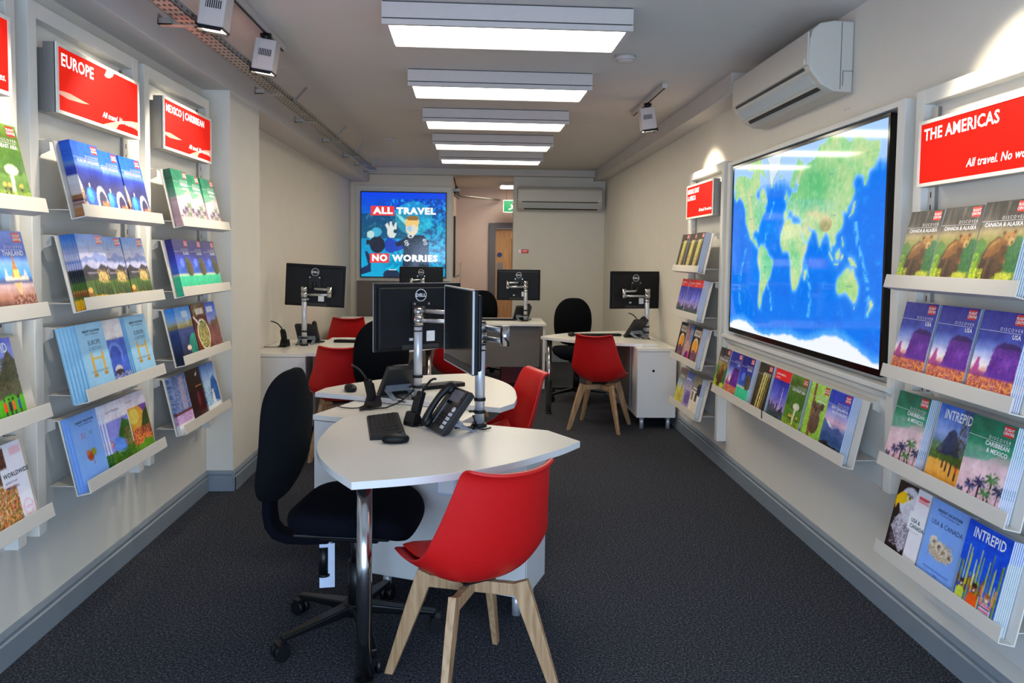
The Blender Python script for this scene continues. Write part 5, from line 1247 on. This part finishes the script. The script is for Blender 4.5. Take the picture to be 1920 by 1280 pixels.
tag(MB().tube([(-.02, 3.36, .75), (.0, 3.40, .75), (-.02, 3.45, .79), (.0, 3.50, .78), (-.03, 3.40, .75), (-.10, 3.37, .752)], .004, 8).build('cable_loop', 'plastic_black'), 'loops of black cable at the foot of the nearest desk pole', 'cable')
tag(MB().tube([(-.335, 4.05, .80), (-.40, 3.98, .75), (-.47, 3.95, .725), (-.55, 3.92, .723), (-.60, 3.90, .722)], .004, 8).build('cable_loop', 'plastic_black'), 'black cable trailing from the middle desk pole over the cabinet', 'cable')
t = thing('socket_box', 'small white boxed socket on the cabinet under the nearest desk', 'socket', uv(-1.325, 2.952) + (.50,), -22)
MB().box((-.04, -.030, 0), (.05, .0, .13)).build('back_box', 'tag_white', t, bevel=.004); MB().box((-.03, -.033, .012), (.04, -.030, .118)).build('face_plate', 'paper_white', t)

# ------------------------------------------------------------------ red shell chairs
RC = [None]
def red_chair(label, loc, rz):
    if RC[0] is None:
        t = thing('shell_chair', label, 'chair', (0, 0, 0), 0, 'red shell chairs')
        # forward, height, half width, edge lift, edge forward
        prof = [(.228, .412, .165, 0, -.01), (.232, .440, .190, .002, -.008), (.205, .452, .215, .018, 0), (.13, .442, .232, .044, 0), (.04, .424, .240, .068, 0), (-.05, .414, .241, .098, .005), (-.125, .428, .238, .112, .03), (-.178, .485, .232, .085, .058), (-.208, .555, .222, .050, .072), (-.232, .640, .205, .022, .072), (-.252, .720, .190, .006, .066), (-.266, .780, .176, .006, .058), (-.276, .815, .168, .012, .054), (-.290, .833, .163, .016, .052), (-.312, .838, .158, .018, .050), (-.322, .834, .155, .018, .048)]
        P = []
        for f, z, w, lz, lf in prof:
            row = []
            for j in range(17):
                q = -1 + 2 * j / 16; e = abs(q)
                row.append((w * math.sin(q * PI / 2) ** 1 if False else w * q, -(f + lf * e ** 2.2), z + lz * e ** 2.6))
            P.append(row)
        sh = MB().grid(P).build('seat_shell', 'chair_red', t, sub=1)
        sh.modifiers.clear()
        m = sh.modifiers.new('solid', 'SOLIDIFY'); m.thickness = .013; m.offset = 0
        m = sh.modifiers.new('sub', 'SUBSURF'); m.levels = 2; m.render_levels = 2
        # pad follows the seat
        Q = []
        for i in range(11):
            u = i / 10; f = .215 - .37 * u; row = []
            zc = np.interp(f, [-.178, -.125, -.05, .04, .13, .205, .232], [.485, .428, .414, .424, .442, .452, .440]); w = np.interp(f, [-.178, .04, .13, .205, .232], [.20, .215, .212, .198, .18])
            lz = np.interp(f, [-.178, -.125, -.05, .04, .13, .205], [.085, .105, .09, .062, .04, .018])
            for j in range(13):
                q = -1 + 2 * j / 12; e = abs(q); edge = min(1, (1 - e) * 5) * min(1, (1 - abs(2 * u - 1)) * 5)
                row.append((w * q * .93, -f, zc + lz * .95 * e ** 2.6 + .007 + .024 * edge ** .6))
            Q.append(row)
        MB().grid(Q).build('seat_pad', 'cushion_red', t, solid=.004, sub=1)
        for sx in (-1, 1):
            for sy in (-1, 1):
                top = Vector((sx * .125, sy * .115, .395)); bot = Vector((sx * .222, sy * .218, 0))
                d = (bot - top).normalized(); out = Vector((sx, sy, 0)).normalized(); side = d.cross(out).normalized(); nrm = side.cross(d)
                v = []
                for p, a_, b_ in ((top, .030, .0135), (top + (bot - top) * .25, .029, .0135), (bot, .0175, .011)):
                    v += [p - side * b_ - nrm * a_, p + side * b_ - nrm * a_, p + side * b_ + nrm * a_, p - side * b_ + nrm * a_]
                for k in range(8, 12): v[k].z = 0
                fs = [(0, 1, 2, 3), (11, 10, 9, 8)] + [(r * 4 + i, r * 4 + 4 + i, r * 4 + 4 + (i + 1) % 4, r * 4 + (i + 1) % 4) for r in (0, 1) for i in range(4)]
                MB().add(v, fs).build('leg', 'beech', t, bevel=.003)
        fr = MB()
        for a_ in (42.6, -42.6): fr.box((-.165, -.014, .345), (.165, .014, .388), 0, Mx(rz=a_))
        fr.build('cross_frame', 'beech', t, bevel=.003)
        MB().box((-.06, -.06, .395), (.06, .06, .402)).build('mounting_plate', 'plastic_black', t)
        RC[0] = t
    else: t = dup(RC[0], (0, 0, 0), 0, label)
    t.location = (loc[0], loc[1], 0); t.rotation_euler = (0, 0, R(rz)); return t
red_chair('red shell chair with wooden legs in the foreground, back to the camera', (-.012, 2.635), 208)
red_chair('red shell chair at the right-hand desk, back to the camera', (1.085, 6.72), 157)
red_chair('red shell chair right of the middle desk, facing left', (.095, 4.35), -73)
red_chair('red shell chair at the left desk, half hidden by a black office chair', (-1.03, 5.80), 190)
red_chair('red shell chair furthest left, at the back desk under the leftmost monitor', (-1.42, 8.28), 196)
red_chair('red shell chair at the back desk, seen between the two middle monitors', (-.16, 6.95), 172)

# ------------------------------------------------------------------ black office chairs
OC = [None]
def office_chair(label, loc, rz, base_rz=0):
    if OC[0] is None:
        t = thing('office_chair', label, 'office chair', (0, 0, 0), 0, 'black office chairs')
        MB().sell((0, -.01, .515), .255, .245, .055, .55, .5, 32, 14, 0, None, lambda x, y, z: (x, y, z - (.05 * max(0, (-y - .10) / .145) ** 2) - .010 * (1 - (x / .255) ** 2) * (z > 0))).build('seat', 'fabric_navy', t, sub=1)
        MB().box((-.2, -.18, .452), (.2, .19, .470)).build('seat_underside', 'plastic_black', t, bevel=.02)
        def warp(x, y, z):
            s = z / .262                                   # -1 bottom .. 1 top
            wf = 1 - .28 * max(0, s) ** 2.2 - .16 * max(0, -s) ** 2
            yc = .035 * math.cos(s * 2.0 + .5) - .06 * (x / .23) ** 2 + .05 * s
            return (x * wf, y - yc + .05 * s * 0, z)
        bk = MB().sell((0, .275, .800), .212, .045, .262, .62, .62, 32, 18, 0, None, warp).build('backrest', 'fabric_black', t, sub=1)
        MB().sell((0, .300, .780), .14, .030, .20, .5, .5, 24, 12, 0, None, warp).build('back_shell', 'plastic_black', bk, sub=1)
        pth = [(.315, .72), (.335, .64), (.345, .56), (.346, .48), (.338, .435), (.315, .405), (.27, .392), (.20, .392), (.10, .40)]; hw = .018; o1 = []; o2 = []
        for i, (py, pz_) in enumerate(pth):
            q0 = pth[max(i - 1, 0)]; q1 = pth[min(i + 1, len(pth) - 1)]; dy, dz = q1[0] - q0[0], q1[1] - q0[1]; L = math.hypot(dy, dz); o1.append((py - dz / L * hw * 1.5, pz_ + dy / L * hw * 1.5)); o2.append((py + dz / L * hw * .6, pz_ - dy / L * hw * .6))
        MB().profile_x(o1 + o2[::-1], -.045, .045).build('back_bar', 'fabric_navy', t, bevel=.012, seg=3)
        MB().box((-.09, -.11, .40), (.09, .13, .455)).build('mechanism', 'plastic_black', t, bevel=.01)
        MB().tube([(.08, -.02, .43), (.20, -.03, .425), (.27, -.035, .405)], .007, 8).cyl((.255, -.034, .412), (.30, -.037, .395), .012, n=10).build('lever', 'plastic_black', t)
        MB().cyl((0, 0, .12), (0, 0, .30), .034, n=20).cyl((0, 0, .28), (0, 0, .42), .022, n=20).build('gas_lift', 'plastic_black', t)
        bs = thing('five_star_base', '', '') if False else MB().cyl((0, 0, .085), (0, 0, .135), .05, n=20).build('hub', 'plastic_black', t)
        for k in range(5):
            a_ = R(72 * k - 9); c, s = math.cos(a_), math.sin(a_); M = Matrix.Rotation(a_, 4, 'Z')
            MB(M).add([(.03, -.03, .132), (.03, .03, .132), (.315, .018, .088), (.315, -.018, .088), (.03, -.026, .092), (.03, .026, .092), (.315, .014, .070), (.315, -.014, .070)], [(0, 3, 2, 1), (4, 5, 6, 7), (0, 1, 5, 4), (1, 2, 6, 5), (2, 3, 7, 6), (3, 0, 4, 7)]).build('base_arm', 'plastic_black', t, bevel=.006)
            cs = MB(M); cs.cyl((.305, 0, .05), (.305, 0, .085), .008, n=10)
            for sd in (-1, 1): cs.cyl((.318, sd * .006, .029), (.318, sd * .026, .029), .029, n=20)
            cs.box((.30, -.024, .035), (.335, .024, .064)); cs.build('castor', 'plastic_black', t)
        OC[0] = t
    else: t = dup(OC[0], (0, 0, 0), 0, label)
    t.location = (loc[0], loc[1], 0); t.rotation_euler = (0, 0, R(rz)); return t
fc = office_chair('black office chair in the foreground tucked under the nearest desk', (-.475, 3.02), 83)
office_chair('black office chair behind the middle desk, beside the squarely seen monitor', (-.53, 5.16), 30)
office_chair('black office chair in front of the corridor door at the back desk', (.02, 9.62), -4)
office_chair('black office chair at the right desk, seen beyond the red chair', (1.045, 8.05), 2)
# swing tag and cartridge hanging from the foreground chair only
k = MB(Mx((.015, .125, .235), rz=-75)).box((-.03, -.001, -.06), (.03, .001, .12)).build('care_tag', 'tag_white', fc); k['label'] = 'white care tag'
MB(Mx((.0, .13, .24))).cyl((.02, .01, -.01), (.02, .01, .10), .020, n=16).cyl((.02, .01, -.018), (.02, .01, -.008), .026, n=16).build('spare_cartridge', 'plastic_black', fc)
